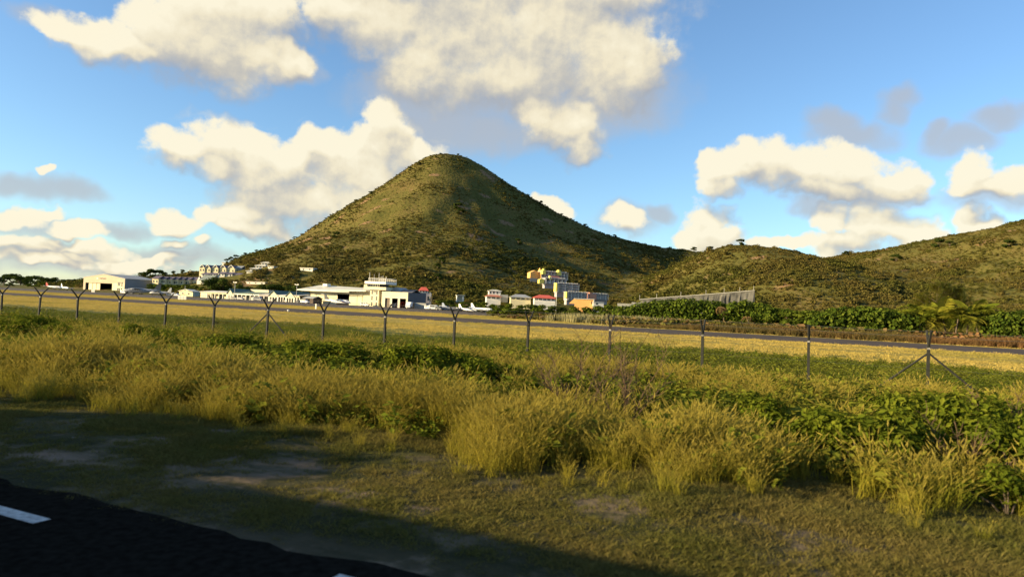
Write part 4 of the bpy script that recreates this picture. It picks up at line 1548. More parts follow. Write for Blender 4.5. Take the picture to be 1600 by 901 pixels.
def vehicle(label, p, rz, kind, paintm, cat, group='vehicles parked by the airfield buildings'):
    prof = {'van': (5.2, 2.1, [(0, .35), (0, 1.3), (.25, 2.1), (3.9, 2.15), (4.7, 1.25), (5.2, 1.0), (5.2, .35)], [(.9, 3.2), (3.3, 4.0)], (1.25, 1.9)),
            'car': (4.4, 1.75, [(0, .3), (0, .85), (.7, .95), (1.2, 1.45), (2.8, 1.48), (3.5, .95), (4.3, .8), (4.4, .3)], [(1.2, 2.0), (2.1, 2.95)], (.95, 1.38)),
            'suv': (4.6, 1.85, [(0, .4), (0, 1.0), (.15, 1.75), (2.9, 1.78), (3.5, 1.08), (4.5, .95), (4.6, .4)], [(.4, 1.6), (1.75, 3.0)], (1.1, 1.62)),
            'truck': (6.6, 2.3, [(0, .8), (0, 3.1), (4.4, 3.1), (4.4, .8)], [], (1, 2))}[kind]
    L, W_, pr, wins, (wz0, wz1) = prof
    t = thing('parked_' + ('truck' if kind == 'truck' else 'van' if kind == 'van' else 'car'), label, cat, p, rz, group)
    b = MB().prism([(x - L / 2, z) for x, z in pr], -W_ / 2, W_ / 2)
    b.build('body' if kind != 'truck' else 'cargo_box', paintm, t)
    if kind == 'truck':
        MB().prism([(4.5 - L / 2, .5), (4.5 - L / 2, 2.4), (5.9 - L / 2, 2.4), (6.5 - L / 2, 1.5), (6.6 - L / 2, .5)], -W_ / 2 + .05, W_ / 2 - .05).build('cab', paintm, t)
        wins, (wz0, wz1) = [(4.8, 5.9)], (1.45, 2.15)
        MB().box(-L / 2, L / 2 - .3, -.45, .45, .5, .8).build('chassis', dark_paint, t)
    for a, c in wins:
        for sg in (-1, 1):
            y = sg * (W_ / 2 + (.0 if kind != 'truck' else -.05))
            MB().prism([(a - L / 2, wz0), (c - L / 2, wz0), (c - L / 2 - .12, wz1), (a - L / 2 + .05, wz1)], y - .02, y + .02).build('window', glass, t)
    for x in (L * .2, L * .8):
        for sg in (-1, 1):
            w_ = MB().tube([(x - L / 2, sg * (W_ / 2 - .2), .36), (x - L / 2, sg * (W_ / 2 + .02), .36)], .36, 12).build('wheel', rubber, t)
            MB().tube([(x - L / 2, sg * (W_ / 2 + .0), .36), (x - L / 2, sg * (W_ / 2 + .03), .36)], .20, 10).build('hub', steel, w_)
    return t


vehicle('white van parked right of the grey propeller aircraft', site(266.5, 300), ROT, 'van', white_paint, 'van')
vehicle('white car parked just left of the small cream hut', site(275, 298), ROT + .2, 'suv', white_paint, 'car')
vehicle('cream van in front of the tan hangar office corner', site(194.5, 318), ROT + .1, 'van', white_paint, 'van')
vehicle('dark van between the tan hangar and the grey turboprop', site(203, 306), ROT + .3, 'van', dark_paint, 'van')
vehicle('white service car at the foot of the control tower', site(570.5, 288), ROT + .1, 'suv', white_paint, 'car')
vehicle('white box truck at the right corner of the fire station', site(639, 287), ROT - 1.2, 'truck', white_paint, 'truck')
vehicle('red fire engine inside the right bay of the fire station', site(629.3, 300.5), ROT + math.pi / 2 + math.pi, 'truck', red_paint, 'truck')
vehicle('white pickup van inside the middle bay of the fire station', site(618, 297), ROT - math.pi / 2, 'van', white_paint, 'van')
vehicle('white car parked just right of the container', site(671, 286), ROT, 'suv', white_paint, 'car')
vehicle('white van beside the pole right of the container', site(678, 284), ROT + .3, 'van', white_paint, 'van')
vehicle('dark jeep left of the pale grey aircraft', site(687, 282), ROT - .4, 'suv', dark_paint, 'car')
vehicle('grey minibus behind the dark jeep', site(694.5, 286), ROT, 'van', grey_paint, 'van')
vehicle('grey luggage van under the short grey terminal wing', site(402.5, 296), ROT + .2, 'van', grey_paint, 'van')
vehicle('dark car in shade before the leftmost terminal gable', site(366.5, 297), ROT, 'car', dark_paint, 'car')
vehicle('grey car before the leftmost terminal gable', site(376, 296), ROT, 'car', grey_paint, 'car')
vehicle('white car before the dark brown shed', site(476.5, 285), ROT, 'suv', white_paint, 'car')
vehicle('dark car left of the white car by the brown shed', site(470, 285), ROT + .2, 'car', dark_paint, 'car')

# ---------------------------------------------------------------- the coach the picture is taken from, just behind the camera
def coach():
    du0 = -20.0
    x, y = xy(-.65, du0)
    t = thing('coach', 'dark coach on the road right behind the viewpoint', 'bus', (x, y, 0), ROT)
    L, W_ = 18.0, 2.5  # unseen; length and dark paint chosen to keep the near verge in shade
    pr = [(0, .35), (0, 3.1), (-.25, 3.38), (-W_ + .25, 3.38), (-W_, 3.1), (-W_, .35)]
    MB().prismx(pr, 0, L).build('body', dark_paint, t)
    for i in range(8):
        MB().box(.5 + i * 2.1, 2.45 + i * 2.1, -.01, .02, 1.6, 2.75).build('window', glass, t)
    MB().box(L - .02, L + .03, -W_ + .15, -.15, 1.3, 2.8).build('windscreen', glass, t)
    MB().box(0.0, L, -.005, .025, .9, 1.1).build('stripe', blue_paint, t)
    for xx in (2.8, 4.1, 15.0):
        for yy in (-.3, -W_):
            w_ = MB().tube([(xx, yy, .5), (xx, yy + .3, .5)], .5, 16).build('wheel', rubber, t)
            MB().tube([(xx, yy - .01, .5), (xx, yy + .31, .5)], .27, 10).build('rim', steel, w_)
    for yy in (-.1, -W_ + .1):
        MB().tube([(L, yy, 2.9), (L + .4, yy + (.25 if yy > -1 else -.25), 2.6), (L + .4, yy + (.25 if yy > -1 else -.25), 2.2)], .06, 6).build('mirror', dark_paint, t)


coach()

# ---------------------------------------------------------------- perimeter fence
POST_PX = [3, 62, 122, 187.5, 260, 335, 420, 507, 603, 711, 825, 952, 1098, 1265, 1452]
FD = 32.4
HJ = 2.05
post_m = M('dark_post_paint', (.022, .023, .020), .8, .25, 6, spec=.2)
wire_m = M('fence_wire', (.09, .09, .085), .6, .2, 6, metallic=.4)
cap_m = M('pale_bracket', (.34, .32, .29), .6, .1, 8)
P = [site(px, FD, HJ) for px in POST_PX]
us = [du(p.x, p.y)[1] for p in P]
fit = np.polyfit(range(len(us)), us, 1)
us = [u_ * .75 + (fit[0] * i + fit[1]) * .25 for i, u_ in enumerate(us)]
us = [us[0] - 2 * fit[0], us[0] - fit[0]] + us + [us[-1] + fit[0], us[-1] + 2 * fit[0]]
fx0, fy0 = xy(FD, us[0])
fence = thing('perimeter_fence', 'dark steel airfield fence with forked posts and thin wires across the grass', 'fence', (fx0, fy0, 0), ROT)
pole_mesh = MB().box(-.055, .055, -.055, .055, 0, HJ).mesh('post', post_m)
arm_mesh = {}
for sg in (-1, 1):
    arm_mesh[sg] = MB().tube([(0, 0, HJ - .03), (0, sg * .20, HJ + .24), (0, sg * .52, HJ + .60)], [.052, .048, .042], 6).mesh('arm', post_m)
br_mesh = MB().box(-.055, .055, -.055, .055, HJ - .14, HJ - .07).mesh('bracket', cap_m)
st_mesh = {sg: MB().tube([(0, 0, HJ - .28), (sg * 2.05, 0, .02)], .042, 6).mesh('strut', post_m) for sg in (-1, 1)}
rgf = np.random.default_rng(11)
for i, u_ in enumerate(us):
    po = bpy.data.objects.new('post', pole_mesh)
    COL.objects.link(po)
    po.parent = fence
    po.location = (u_ - us[0], 0, 0)
    po.rotation_euler = (rgf.normal(0, .012), rgf.normal(0, .012), rgf.normal(0, .03))
    parts = [('arm', arm_mesh[-1]), ('arm', arm_mesh[1]), ('bracket', br_mesh)]
    if i - 2 in (6, 14):
        parts += [('strut', st_mesh[-1]), ('strut', st_mesh[1])]
    for nm, me in parts:
        o = bpy.data.objects.new(nm, me)
        COL.objects.link(o)
        o.parent = po
Lf = us[-1] - us[0]


def wire(pts_yz, r, name):
    for (y, z) in pts_yz:
        pts = []
        for i in range(len(us) - 1):
            a, b = us[i] - us[0], us[i + 1] - us[0]
            pts += [(a, y, z), ((a + b) / 2, y, z - .03)]
        pts.append((Lf, y, z))
        MB().tube(pts, r, 4, False).build(name, wire_m, fence)


wire([(0, HJ - .25), (0, HJ - .9), (0, .35)], .0035, 'tension_wire')
wire([(-.5, HJ + .57), (.5, HJ + .57), (-.33, HJ + .38), (.33, HJ + .38)], .0035, 'barbed_wire')
# woven mesh between the posts: thin diamond wires, one piece, too many to pick apart
mb = MB()
step, top_z, bot = .16, HJ - .25, .05
nst = int(Lf / step)
for k in range(-14, nst):
    for sg in (1, -1):
        x0 = k * step
        h = top_z - bot
        xa_, xb_ = x0, x0 + h
        za, zb = (bot, top_z) if sg > 0 else (top_z, bot)
        r = .0011
        mb.add([(xa_ - r, 0, za), (xa_ + r, 0, za), (xb_ + r, 0, zb), (xb_ - r, 0, zb)], [(0, 1, 2, 3)])
setting(mb.build('chain_link', wire_m, fence), 'stuff')

# ---------------------------------------------------------------- plants
rp_ = np.random.default_rng(21)


def leaf(mb, p, nrm, size, asp=.55, rg=rp_):
    """one leaf: a folded lozenge of four points"""
    n = Vector(nrm).normalized()
    a = n.orthogonal().normalized()
    b = n.cross(a)
    t = rg.uniform(0, 2 * math.pi)
    d = a * math.cos(t) + b * math.sin(t)
    e = n.cross(d)
    p = Vector(p)
    mb.add([p - d * size * .5, p + e * size * asp * .5 + n * size * .08, p + d * size * .5, p - e * size * asp * .5 + n * size * .08], [(0, 1, 2, 3)])


def sph(rg):
    v = rg.normal(size=3)
    return v / (np.linalg.norm(v) + 1e-9)


def crown(mb, lobes, n, size, rg, asp=.7, inner=.55, up=.25):
    """leaves spread through lumpy lobes (x,y,z,r[,flat])"""
    ws = np.array([l[3] ** 2 for l in lobes])
    pick = rg.choice(len(lobes), n, p=ws / ws.sum())
    for i in pick:
        lx, ly, lz, lr = lobes[i][:4]
        fl = lobes[i][4] if len(lobes[i]) > 4 else .85
        d = sph(rg)
        rr = lr * (inner + (1 - inner) * rg.random() ** .5) * rg.uniform(.85, 1.12)
        p = (lx + d[0] * rr, ly + d[1] * rr, lz + d[2] * rr * fl)
        if p[2] < .02:
            continue
        nn = d + sph(rg) * .7 + np.array([0, 0, up])
        leaf(mb, p, nn, size * rg.uniform(.6, 1.3), asp, rg)


SCRUB = [(.050, .056, .012), (.088, .088, .017), (.118, .102, .024), (.074, .070, .018), (.135, .105, .034), (.088, .094, .018)]
SCRUB_W = [(.045, .056, .013), (.090, .095, .020), (.150, .112, .034), (.105, .10, .024)]
m_scrub = leaf_mat('hill_scrub_leaves', SCRUB, SCRUB_W, .012, .22, island=.35)
m_tree = leaf_mat('tree_leaves', [(.030, .045, .010), (.045, .065, .014), (.065, .085, .018)], trans=.22, island=.6)
m_bright = leaf_mat('bright_shrub_leaves', [(.042, .065, .009), (.070, .095, .012), (.11, .135, .018)], trans=.28, island=.7)
m_hedge = leaf_mat('sea_grape_leaves', [(.034, .056, .008), (.062, .090, .011), (.105, .13, .018)], trans=.25, island=.8)
m_bark = M('bark', (.11, .085, .06), .95, .3, 3)
m_palm = leaf_mat('palm_fronds', [(.09, .115, .012), (.15, .165, .018), (.26, .235, .03)], trans=.3, island=.3)
m_drypalm = leaf_mat('dry_palm_fronds', [(.22, .15, .06), (.30, .20, .09), (.16, .11, .05)], trans=.2, island=.3)
m_brush = leaf_mat('dry_brush', [(.15, .085, .035), (.20, .115, .05), (.12, .10, .035), (.10, .10, .03)], [(.20, .10, .045), (.12, .11, .035), (.16, .09, .04)], .03, .2, island=.5)
m_feather = leaf_mat('feathery_tree_needles', [(.13, .145, .02), (.19, .19, .028), (.24, .22, .04)], trans=.3, island=.6)
m_tall = leaf_mat('tall_grass_blades', [(.17, .165, .020), (.26, .22, .028), (.11, .13, .014), (.32, .26, .040)], [(.085, .105, .010), (.28, .225, .032), (.19, .175, .020), (.30, .24, .036), (.10, .12, .012)], .35, .35, tip=(.44, .35, .078), tip_h=1.15, island=.5)
m_short = leaf_mat('verge_grass_blades', [(.095, .105, .020), (.15, .13, .034), (.22, .175, .06), (.075, .09, .016)], [(.085, .095, .02), (.165, .13, .042)], .35, .3, island=.6)
m_mown = leaf_mat('mown_grass_blades', [(.40, .30, .075), (.50, .37, .10), (.30, .25, .06)], [(.24, .22, .05), (.50, .37, .10), (.42, .32, .08)], .05, .3, island=.5)
m_weed = leaf_mat('weed_leaves', [(.075, .105, .012), (.12, .145, .016), (.17, .17, .024), (.065, .085, .010)], [(.07, .10, .010), (.17, .165, .022)], .2, .3, island=.6)
m_shrub = leaf_mat('shrub_leaves', [(.055, .075, .008), (.090, .115, .010), (.14, .155, .016)], trans=.3, island=.7)
m_twig = M('bare_twigs', (.085, .055, .03), .95, .3, 5)


# --- scrub on the hills
def bush_proto(k, n, size, flat=.8):
    rg = np.random.default_rng(100 + k)
    lobes = [(0, 0, .42, .55, flat)]
    for i in range(rg.integers(3, 6)):
        a = rg.uniform(0, 6.28)
        q = rg.uniform(.3, .75)
        lobes.append((q * math.cos(a), q * math.sin(a), rg.uniform(.18, .55), rg.uniform(.28, .5), flat))
    mb = MB()
    crown(mb, lobes, n, size, rg, .75, .5, .35)
    return mb


bushes = [proto(bush_proto(k, 85, .34), f'scrub_bush_{"abcdef"[k]}', m_scrub) for k in range(6)]
n_ = 290000
X = rp_.uniform(-560, 960, n_)
Y = rp_.uniform(170, 1010, n_)
Dd = X * NV[0] + Y * NV[1]
px_ = 800 + F * X / Y
hz = hill_h(X, Y)
e_ = 2.0
slope = np.hypot((hill_h(X + e_, Y) - hz) / e_, (hill_h(X, Y + e_) - hz) / e_)
keep = in_view(X, Y, 60)
belt = (px_ > 770) & (Dd > np.where(px_ > 1000, 160, 176) + 20 * vnoise(X / 25, Y / 25))
keep &= (hz > 1.2) | belt | ((Dd > 322) & (px_ < 790) & (px_ > 232))
keep &= ~((px_ < 235) & (hz < 3))
# only slopes that turn toward the viewer, thinned where one sees bare dry ground
toward = -((hill_h(X, Y + e_) - hz) / e_) * -1
keep &= (toward > -.12)
patch = fbm(X / 45 + 9, Y / 45, 3)
dn = np.where(hz > 60, .70, .72) * np.where(px_ > 990, .78 + .3 * sstep(.36, .56, patch), .50 + .6 * sstep(.36, .56, patch))
keep &= rp_.random(n_) < dn
for (qx, qy, qr) in PADS:
    keep &= np.hypot(X - qx, Y - qy) > qr
    # nothing tall straight in front of a building
    t_ = np.clip((X * qx + Y * qy) / (qx * qx + qy * qy), 0, 1)
    keep &= ~((np.hypot(X - qx * t_, Y - qy * t_) < qr * .9) & (t_ > .93) & (t_ < 1))
X, Y, hz, Dd, px_ = X[keep], Y[keep], hz[keep], Dd[keep], px_[keep]
print('scrub', len(X))
low = 1 - sstep(15, 75, hz) * np.where(px_ < 1000, 1, .45)
pt_ = fbm(X / 45 + 9, Y / 45, 3)
sz = (.78 + .70 * low) * (.78 + .5 * sstep(.40, .62, pt_)) * np.exp(rp_.normal(0, .36, len(X))) * np.where((hz < 2) & (px_ > 1000), 1.35, 1)
big = rp_.random(len(X)) < .035
sz = np.where(big, sz * 1.7, sz)
sz = np.where(hz < 2, np.minimum(sz, 1.7), sz)
scl = np.stack([sz * rp_.uniform(.85, 1.25, len(X)), sz * rp_.uniform(.85, 1.25, len(X)), sz * rp_.uniform(.65, 1.0, len(X))], -1)
rot = np.stack([np.zeros(len(X)), np.zeros(len(X)), rp_.uniform(0, 6.28, len(X))], -1)
scatter('hillside_scrub', np.stack([X, Y, np.maximum(hz, .3) - .35], -1), scl, rot, rp_.integers(0, 6, len(X)), bushes)


# --- trees one can tell apart
def tree_kind(k, n, size, leafm, spread=1.0, trunk_h=.45, name='broadleaf_tree'):
    """a tree of unit height: tapered trunk, limbs, lumpy crown; kept as a first copy to be cloned"""
    rg = np.random.default_rng(300 + k)
    t = bpy.data.objects.new(name, None)
    tr = MB()
    tr.tube([(0, 0, -.05), (.01, 0, trunk_h * .5), (.02, .01, trunk_h)], [.035, .028, .022], 7)
    lobes = []
    for i in range(7):
        a = i * 2.4 + rg.uniform(-.4, .4)
        q = rg.uniform(.14, .32) * spread
        z = rg.uniform(trunk_h * .9, .82)
        lobes.append((q * math.cos(a), q * math.sin(a), z, rg.uniform(.14, .22), .8))
        tr.tube([(.02, .01, trunk_h * rg.uniform(.55, 1)), (q * .5 * math.cos(a), q * .5 * math.sin(a), (trunk_h + z) / 2), (q * math.cos(a), q * math.sin(a), z)], [.018, .012, .005], 5)
    lobes.append((0, 0, .80, .20, .8))
    cm = MB()
    crown(cm, lobes, n, size, rg, .7, .45, .3)
    for nm, mb, m in (('trunk', tr, m_bark), ('crown', cm, leafm)):
        o = bpy.data.objects.new(nm, mb.mesh(nm, m))
        o.parent = t
    return t


kinds = {'dark': [tree_kind(k, 900, .085, m_tree, 1.15, .30) for k in range(3)],
         'bush': [tree_kind(10 + k, 900, .10, m_bright, 1.35, .12, 'leafy_bush') for k in range(3)],
         'scrubtree': [tree_kind(20 + k, 1100, .10, m_tree, .95, .16, 'scrub_tree') for k in range(2)]}


def plant(kind, p, h, label, cat='tree', group=None, wide=1.0, k=None):
    src = kinds[kind][rp_.integers(len(kinds[kind])) if k is None else k]
    return clone(src, src.name.split('.')[0], label, cat, p, rp_.uniform(0, 6.28), (h * wide, h * wide, h), group)


ORD = ['leftmost', 'second', 'third', 'fourth', 'fifth', 'sixth', 'seventh', 'eighth', 'ninth', 'tenth', 'eleventh', 'twelfth', 'thirteenth', 'fourteenth', 'fifteenth', 'sixteenth', 'seventeenth', 'eighteenth', 'nineteenth', 'twentieth']
TL = ['cut by the left edge, in the far treeline', 'rising just inside the left edge of the far treeline', 'tallest at the left end of the far treeline', 'above the gap between the two leftmost posts', 'behind the second post from the left', 'just right of the second post from the left',
      'left of the red tailed aircraft', 'directly above the red tailed aircraft', 'above the two light aircraft at far left', 'above the nose of the right far left aircraft', 'left of the third post from the left', 'behind the third post from the left', 'touching the left wall of the tan hangar',
      'behind the others near the second post', 'outside the left edge of the treeline']
for i, (px, ty) in enumerate(((-8, 428), (6, 431), (18, 427), (31, 431), (42, 432), (53, 430), (64, 433), (75, 434), (85, 433), (96, 436), (106, 436), (116, 435.5), (126, 434), (36, 434), (-22, 430))):
    p = site(px, 420 + (i % 3) * 22)
    plant('dark', p, ztop(px, ty, p) * 1.05, f'dark round tree {TL[i]}',
          'tree', 'treeline at the far left', 1.55)
for i, (px, d_, ty, lb) in enumerate(((15, 372, 440, 'low bright bush at the foot of the far left treeline, leftmost'), (48, 365, 441.5, 'low bright bush at the foot of the far left treeline, middle'), (68, 362, 440, 'low bright bush before the treeline above the red tailed aircraft'),
                                      (118, 366, 443, 'low bright bush left of the tan hangar wall'))):
    p = site(px, d_)
    plant('bush', p, ztop(px, ty, p), lb, 'bush', 'bushes at the far left', 2.0)
for (px, d_, ty, w_, lb) in ((240, 352, 442.5, 1.9, 'dark bush directly right of the tan hangar'), (252, 350, 443.0, 1.8, 'bush under the second townhouse of the lower row'), (264, 350, 442.5, 1.8, 'bush under the middle townhouses of the lower row'),
                             (276, 348, 443.5, 1.8, 'bush above the white car by the small hut'), (290, 348, 443, 1.8, 'bush above the small cream hut roof'), (303, 346, 444.5, 1.8, 'bush behind the right end of the small cream hut'), (316, 346, 446.5, 1.7, 'bush behind the left end of the terminal wing'),
                             (334, 345, 431.5, 1.25, 'tall dark tree before the violet roofed cottages'), (347, 345, 433.5, 1.25, 'tall dark tree right of the tallest one before the cottages'), (326, 348, 439.5, 1.4, 'green tree left of the tall dark tree'),
                             (372, 345, 443.5, 1.5, 'dark tree behind the leftmost pale pole'), (388, 346, 446.5, 1.7, 'dark bush behind the cream terminal block left end'), (404, 345, 445.5, 1.6, 'dark bush below the long low hillside wall'),
                             (424, 345, 441.5, 1.4, 'dark tree behind the middle terminal gable'), (438, 347, 446, 1.7, 'green bush between the two right terminal gables'), (452, 345, 444.5, 1.5, 'dark tree behind the right terminal gable'),
                             (466, 343, 450, 1.6, 'dark tree left of the white hangar roof tip')):
    p = site(px, d_)
    plant('dark' if 'dark' in lb else 'bush', p, ztop(px, ty, p), lb, 'tree' if 'tree' in lb else 'bush', 'trees behind the terminal', w_)
# on the skyline and the slopes
for (px, py, h, w_, lb) in ((236, 428, 9, 1.6, 'dark skyline tree at the left foot of the hill'), (246, 425.5, 8, 1.7, 'second dark skyline tree at the left foot of the hill'), (222, 430.5, 7, 1.7, 'dark tree above the tan hangar ridge'), (258, 424.5, 5, 1.4, 'small skyline tree above the lower townhouses'),
                            (271, 422, 5, 1.2, 'dark skyline tree left of the tiny white hut'), (286, 419.5, 4.5, 1.5, 'low dark skyline tree above the lower townhouses'), (354, 404.5, 5, 1.2, 'dark skyline tree right of the tiny white hut'), (361, 401, 5.5, 1.3, 'taller dark tree on the left skyline'), (369, 398.5, 5, 1.5, 'dark bush on the left skyline of the hill'),
                            (383, 393.5, 4, 1.6, 'dark bush high on the left skyline'), (401, 386, 3, 1.8, 'low bush on the left skyline below the steep part'), (460, 366.5, 3, 1.8, 'dark bush on the left slope edge'), (525, 371, 6.2, 1.6, 'lone dark bush on the left slope'), (579, 303.5, 4, 1.7, 'small dark bush on the steep left edge'),
                            (715, 327, 7.5, 1.7, 'upper of two dark bushes at mid height of the cone'), (720, 334, 6, 1.9, 'lower of two dark bushes at mid height of the cone'), (688, 242, 2.6, 2, 'bush on the summit left'), (716, 242, 2.6, 2, 'bush on the summit right'), (655, 258, 4.5, 1.8, 'bush on the left shoulder of the summit'), (641, 266, 4, 2, 'bush lower on the left shoulder of the summit'),
                            (845, 321, 6.5, 1.2, 'round tree on the right skyline of the cone'), (884, 346, 5, 1.6, 'dark tree on the right skyline of the cone below the round one'), (915, 355, 5, 1.7, 'dark tree further down the right skyline'), (960, 371, 4.5, 1.7, 'dark tree on the saddle skyline'),
                            (1085, 385, 6, 1.7, 'dark tree at the left end of the knoll skyline'), (1110, 384, 5, 1.7, 'dark tree on the knoll skyline'), (1157, 382, 5.5, 1.6, 'dark tree at the top of the knoll'), (1322, 399, 6, 1.8, 'dark tree in the dip of the right skyline'), (1466, 386, 10, 1.7, 'big dark tree on the right skyline'), (1484, 384.5, 6, 2, 'low dark tree beside the big one on the right skyline'),
                            (810, 381, 6, 1.6, 'green bush on the shaded lower right of the cone'), (784, 384, 4.5, 1.5, 'small green bush left of the one on the shaded lower cone'), (1576, 386, 7, 2.2, 'dark bush high on the right hill'), (1400, 408, 8, 1.8, 'dark tree below the bare patch of the right hill'),
                            (690, 412, 6, 1.6, 'green tree on the lower slope above the fire station'), (683, 420, 5, 1.6, 'bright green tree above the orange red roof'), (684, 437, 5, 1.6, 'green tree right of the tall pale house')):
    p = on_hill(px, py, 330)
    if p is None:
        q = at_y(px, py, 620)
        p = Vector((q.x, q.y, max(ground_z(q.x, q.y), 0) - .2))
    else:
        p.z = ground_z(p.x, p.y) - .4
    plant('scrubtree', p, h, lb, 'tree' if 'tree' in lb else 'bush', 'trees and bushes that stand out on the hills', w_)

# --- bushes beyond the runway
for i, (px, d_, ty, w_, k_) in enumerate(((781, 182, 475, 2.0, 'bush'), (795, 180, 472.5, 1.6, 'bush'), (812, 184, 475, 1.8, 'bush'), (830, 190, 474, 1.8, 'dark'), (846, 186, 474.5, 1.6, 'bush'), (862, 190, 476, 1.9, 'bush'), (880, 192, 478, 1.8, 'dark'), (896, 188, 477.5, 1.9, 'bush'),
                                          (915, 190, 478, 1.9, 'bush'), (932, 192, 476, 1.6, 'bush'), (950, 190, 474, 1.5, 'bush'), (966, 194, 477, 1.7, 'dark'), (770, 262, 474, 2.0, 'bush'), (756, 272, 470.5, 1.8, 'bush'), (740, 276, 471, 1.9, 'dark'), (722, 282, 470, 1.8, 'bush'), (704, 288, 467.5, 1.6, 'dark'), (690, 292, 468.5, 1.7, 'bush'))):
    p = site(px, d_)
    plant(k_, p, ztop(px, ty, p), f'{"bright green" if k_ == "bush" else "dark green"} bush, {ORD[i]} in the row between aircraft and hedge' if i < 12 else f'{"bright green" if k_ == "bush" else "dark green"} bush behind the parked aircraft, {ORD[i - 12]} counted from the right',
          'bush', 'bushes beyond the runway' if i < 12 else 'bushes behind the small aircraft', w_)


for px, d_, ty, lb in ((1226, 163, 480, 'leafy bush filling the gap right of the shorter hedge'), (1246, 161, 484, 'low leafy bush midway between two hedges beyond the runway'), (1266, 160, 482, 'leafy bush touching the left end of the glossy hedge'), (1130, 170, 473, 'leafy bush behind the withered brown palm')):
    p = site(px, d_)
    plant('bush', p, ztop(px, ty, p), lb, 'bush', 'bushes beyond the runway', 1.7)


# --- sea grape thickets: dense mounds of big leaves
def thicket(px0, px1, d_, tops, label, n, seed, leafsz=.62):
    c, w = span(px0, px1, d_)
    t = thing('hedge', label, 'hedge', c, ROT)
    rg = np.random.default_rng(seed)
    lobes = []
    m = len(tops)
    for i, ty in enumerate(tops):
        px = px0 + (px1 - px0) * (i + .5) / m
        q = site(px, d_)
        h = ztop(px, ty, q)
        x = -w / 2 + w * (i + .5) / m
        r = w / m * 1.0
        for yy in (-.6, 2.5, 6):
            lobes.append((x + rg.normal(0, .4), yy + rg.normal(0, .5), h - r * .55 + rg.normal(0, .12), r, .6))
            lobes.append((x + rg.normal(0, .5), yy - .8, h * .25, r * .95, .7))
            lobes.append((x + rg.normal(0, .5), yy - .5, h * .58, r * .95, .7))
        pad(q, w / m * .6)
    mb = MB()
    crown(mb, lobes, n, leafsz, rg, .85, .72, .35)
    mb.build('foliage', m_hedge, t)
    st = MB()
    for i in range(14):
        x = -w / 2 + w * (i + .5) / 14
        st.tube([(x, 2, 0), (x + rg.normal(0, .5), 2 + rg.normal(0, .5), 1.6), (x + rg.normal(0, 1), 2, 2.6)], [.12, .09, .05], 5)
    st.build('stems', m_bark, t)
    return t


thicket(968, 1122, 166, [478, 473.5, 471, 469, 468, 467.5, 467.5, 468.5, 470], 'long dense bright green hedge of round leaves below the stone wall', 13000, 41)
thicket(1140, 1216, 164, [471.5, 470, 472.5, 476, 481], 'shorter dense green hedge right of the dry palm', 6000, 42)
thicket(1275, 1430, 152, [486, 482, 480, 479.5, 480, 482, 485, 488], 'dark glossy green hedge between the dry brush and the coconut palms', 11000, 43)
thicket(1545, 1640, 150, [489, 487, 485, 484], 'dark green hedge at the right edge behind the dry brush', 6000, 44)


# --- palms
def frond_mesh(L, droop, rg, name, m, width=.55):
    mb = MB()
    n = 34
    pts = []
    for i in range(n + 1):
        s = i / n
        pts.append(Vector((L * s * (1 - .18 * droop * s), 0, L * (.42 * s - (.30 + .55 * droop) * s * s))))
    mb.tube(pts, [.045 * (1 - .8 * i / n) for i in range(n + 1)], 4)
    for i in range(2, n):
        s = i / n
        ll = L * .30 * math.sin(math.pi * min(1, s * .9 + .12)) * width / .55
        for sg in (-1, 1):
            p = pts[i]
            d = Vector((.45, sg * .9, -.35 + rg.normal(0, .12))).normalized()
            tip = p + d * ll
            wv = Vector((.055 * L / 3, 0, 0))
            mb.add([p - wv * .5, p + wv, p + d * ll * .6 + wv * .7 + Vector((0, 0, .04)), tip], [(0, 1, 2, 3)])
    return mb.mesh(name, m)


rgq = np.random.default_rng(77)
fr_green = [frond_mesh(3.2, d_, rgq, 'frond', m_palm) for d_ in (.35, .7, 1.1)]
fr_dry = [frond_mesh(2.4, d_, rgq, 'frond', m_drypalm) for d_ in (1.2, 1.6)]


def palm(px, d_, py_top, label, nf, fr, sc, group, hang=.0):
    p = site(px, d_)
    h = max(ztop(px, py_top, p) - 1.5 * sc, .8)
    t = thing('palm_tree', label, 'palm', p, rgq.uniform(0, 6.28), group)
    lean = rgq.normal(0, .12, 2)
    MB().tube([(0, 0, -.2), (lean[0] * h * .3, lean[1] * h * .3, h * .5), (lean[0] * h, lean[1] * h, h)], [.17, .13, .11], 8).build('trunk', m_bark, t)
    for i in range(nf):
        o = bpy.data.objects.new('frond', fr[rgq.integers(len(fr))])
        COL.objects.link(o)
        o.parent = t
        o.location = (lean[0] * h, lean[1] * h, h)
        o.rotation_euler = (rgq.normal(0, .15), rgq.uniform(-.75, .35) + hang, i * 2.4 + rgq.normal(0, .2))
        s = sc * rgq.uniform(.75, 1.15)
        o.scale = (s, s, s)
    return t


for px, d_, ty, lb, nf in ((1433, 152, 478, 'low coconut palm, leftmost of the clump behind the dry brush', 13), (1446, 155, 470, 'yellow green coconut palm second in the clump from the left', 13), (1478, 152, 472, 'coconut palm with drooping fronds in the middle of the clump', 15),
                           (1492, 150, 472, 'coconut palm right of the drooping one', 14), (1508, 152, 466, 'tallest coconut palm with bright yellow fronds', 16), (1528, 152, 480, 'low coconut palm at the right end of the clump', 12), (1594, 152, 482, 'coconut palm cut by the right edge', 13)):
    palm(px, d_, ty, lb, nf, fr_green, 1.75, 'coconut palms beyond the runway')
dp_ = palm(1132, 163, 471, 'withered brown palm standing before the green hedge', 16, fr_dry, .9, None, .55)
palm(1171, 160, 488, 'small withered palm low in the dry brush', 10, fr_dry, .7, None, .4)

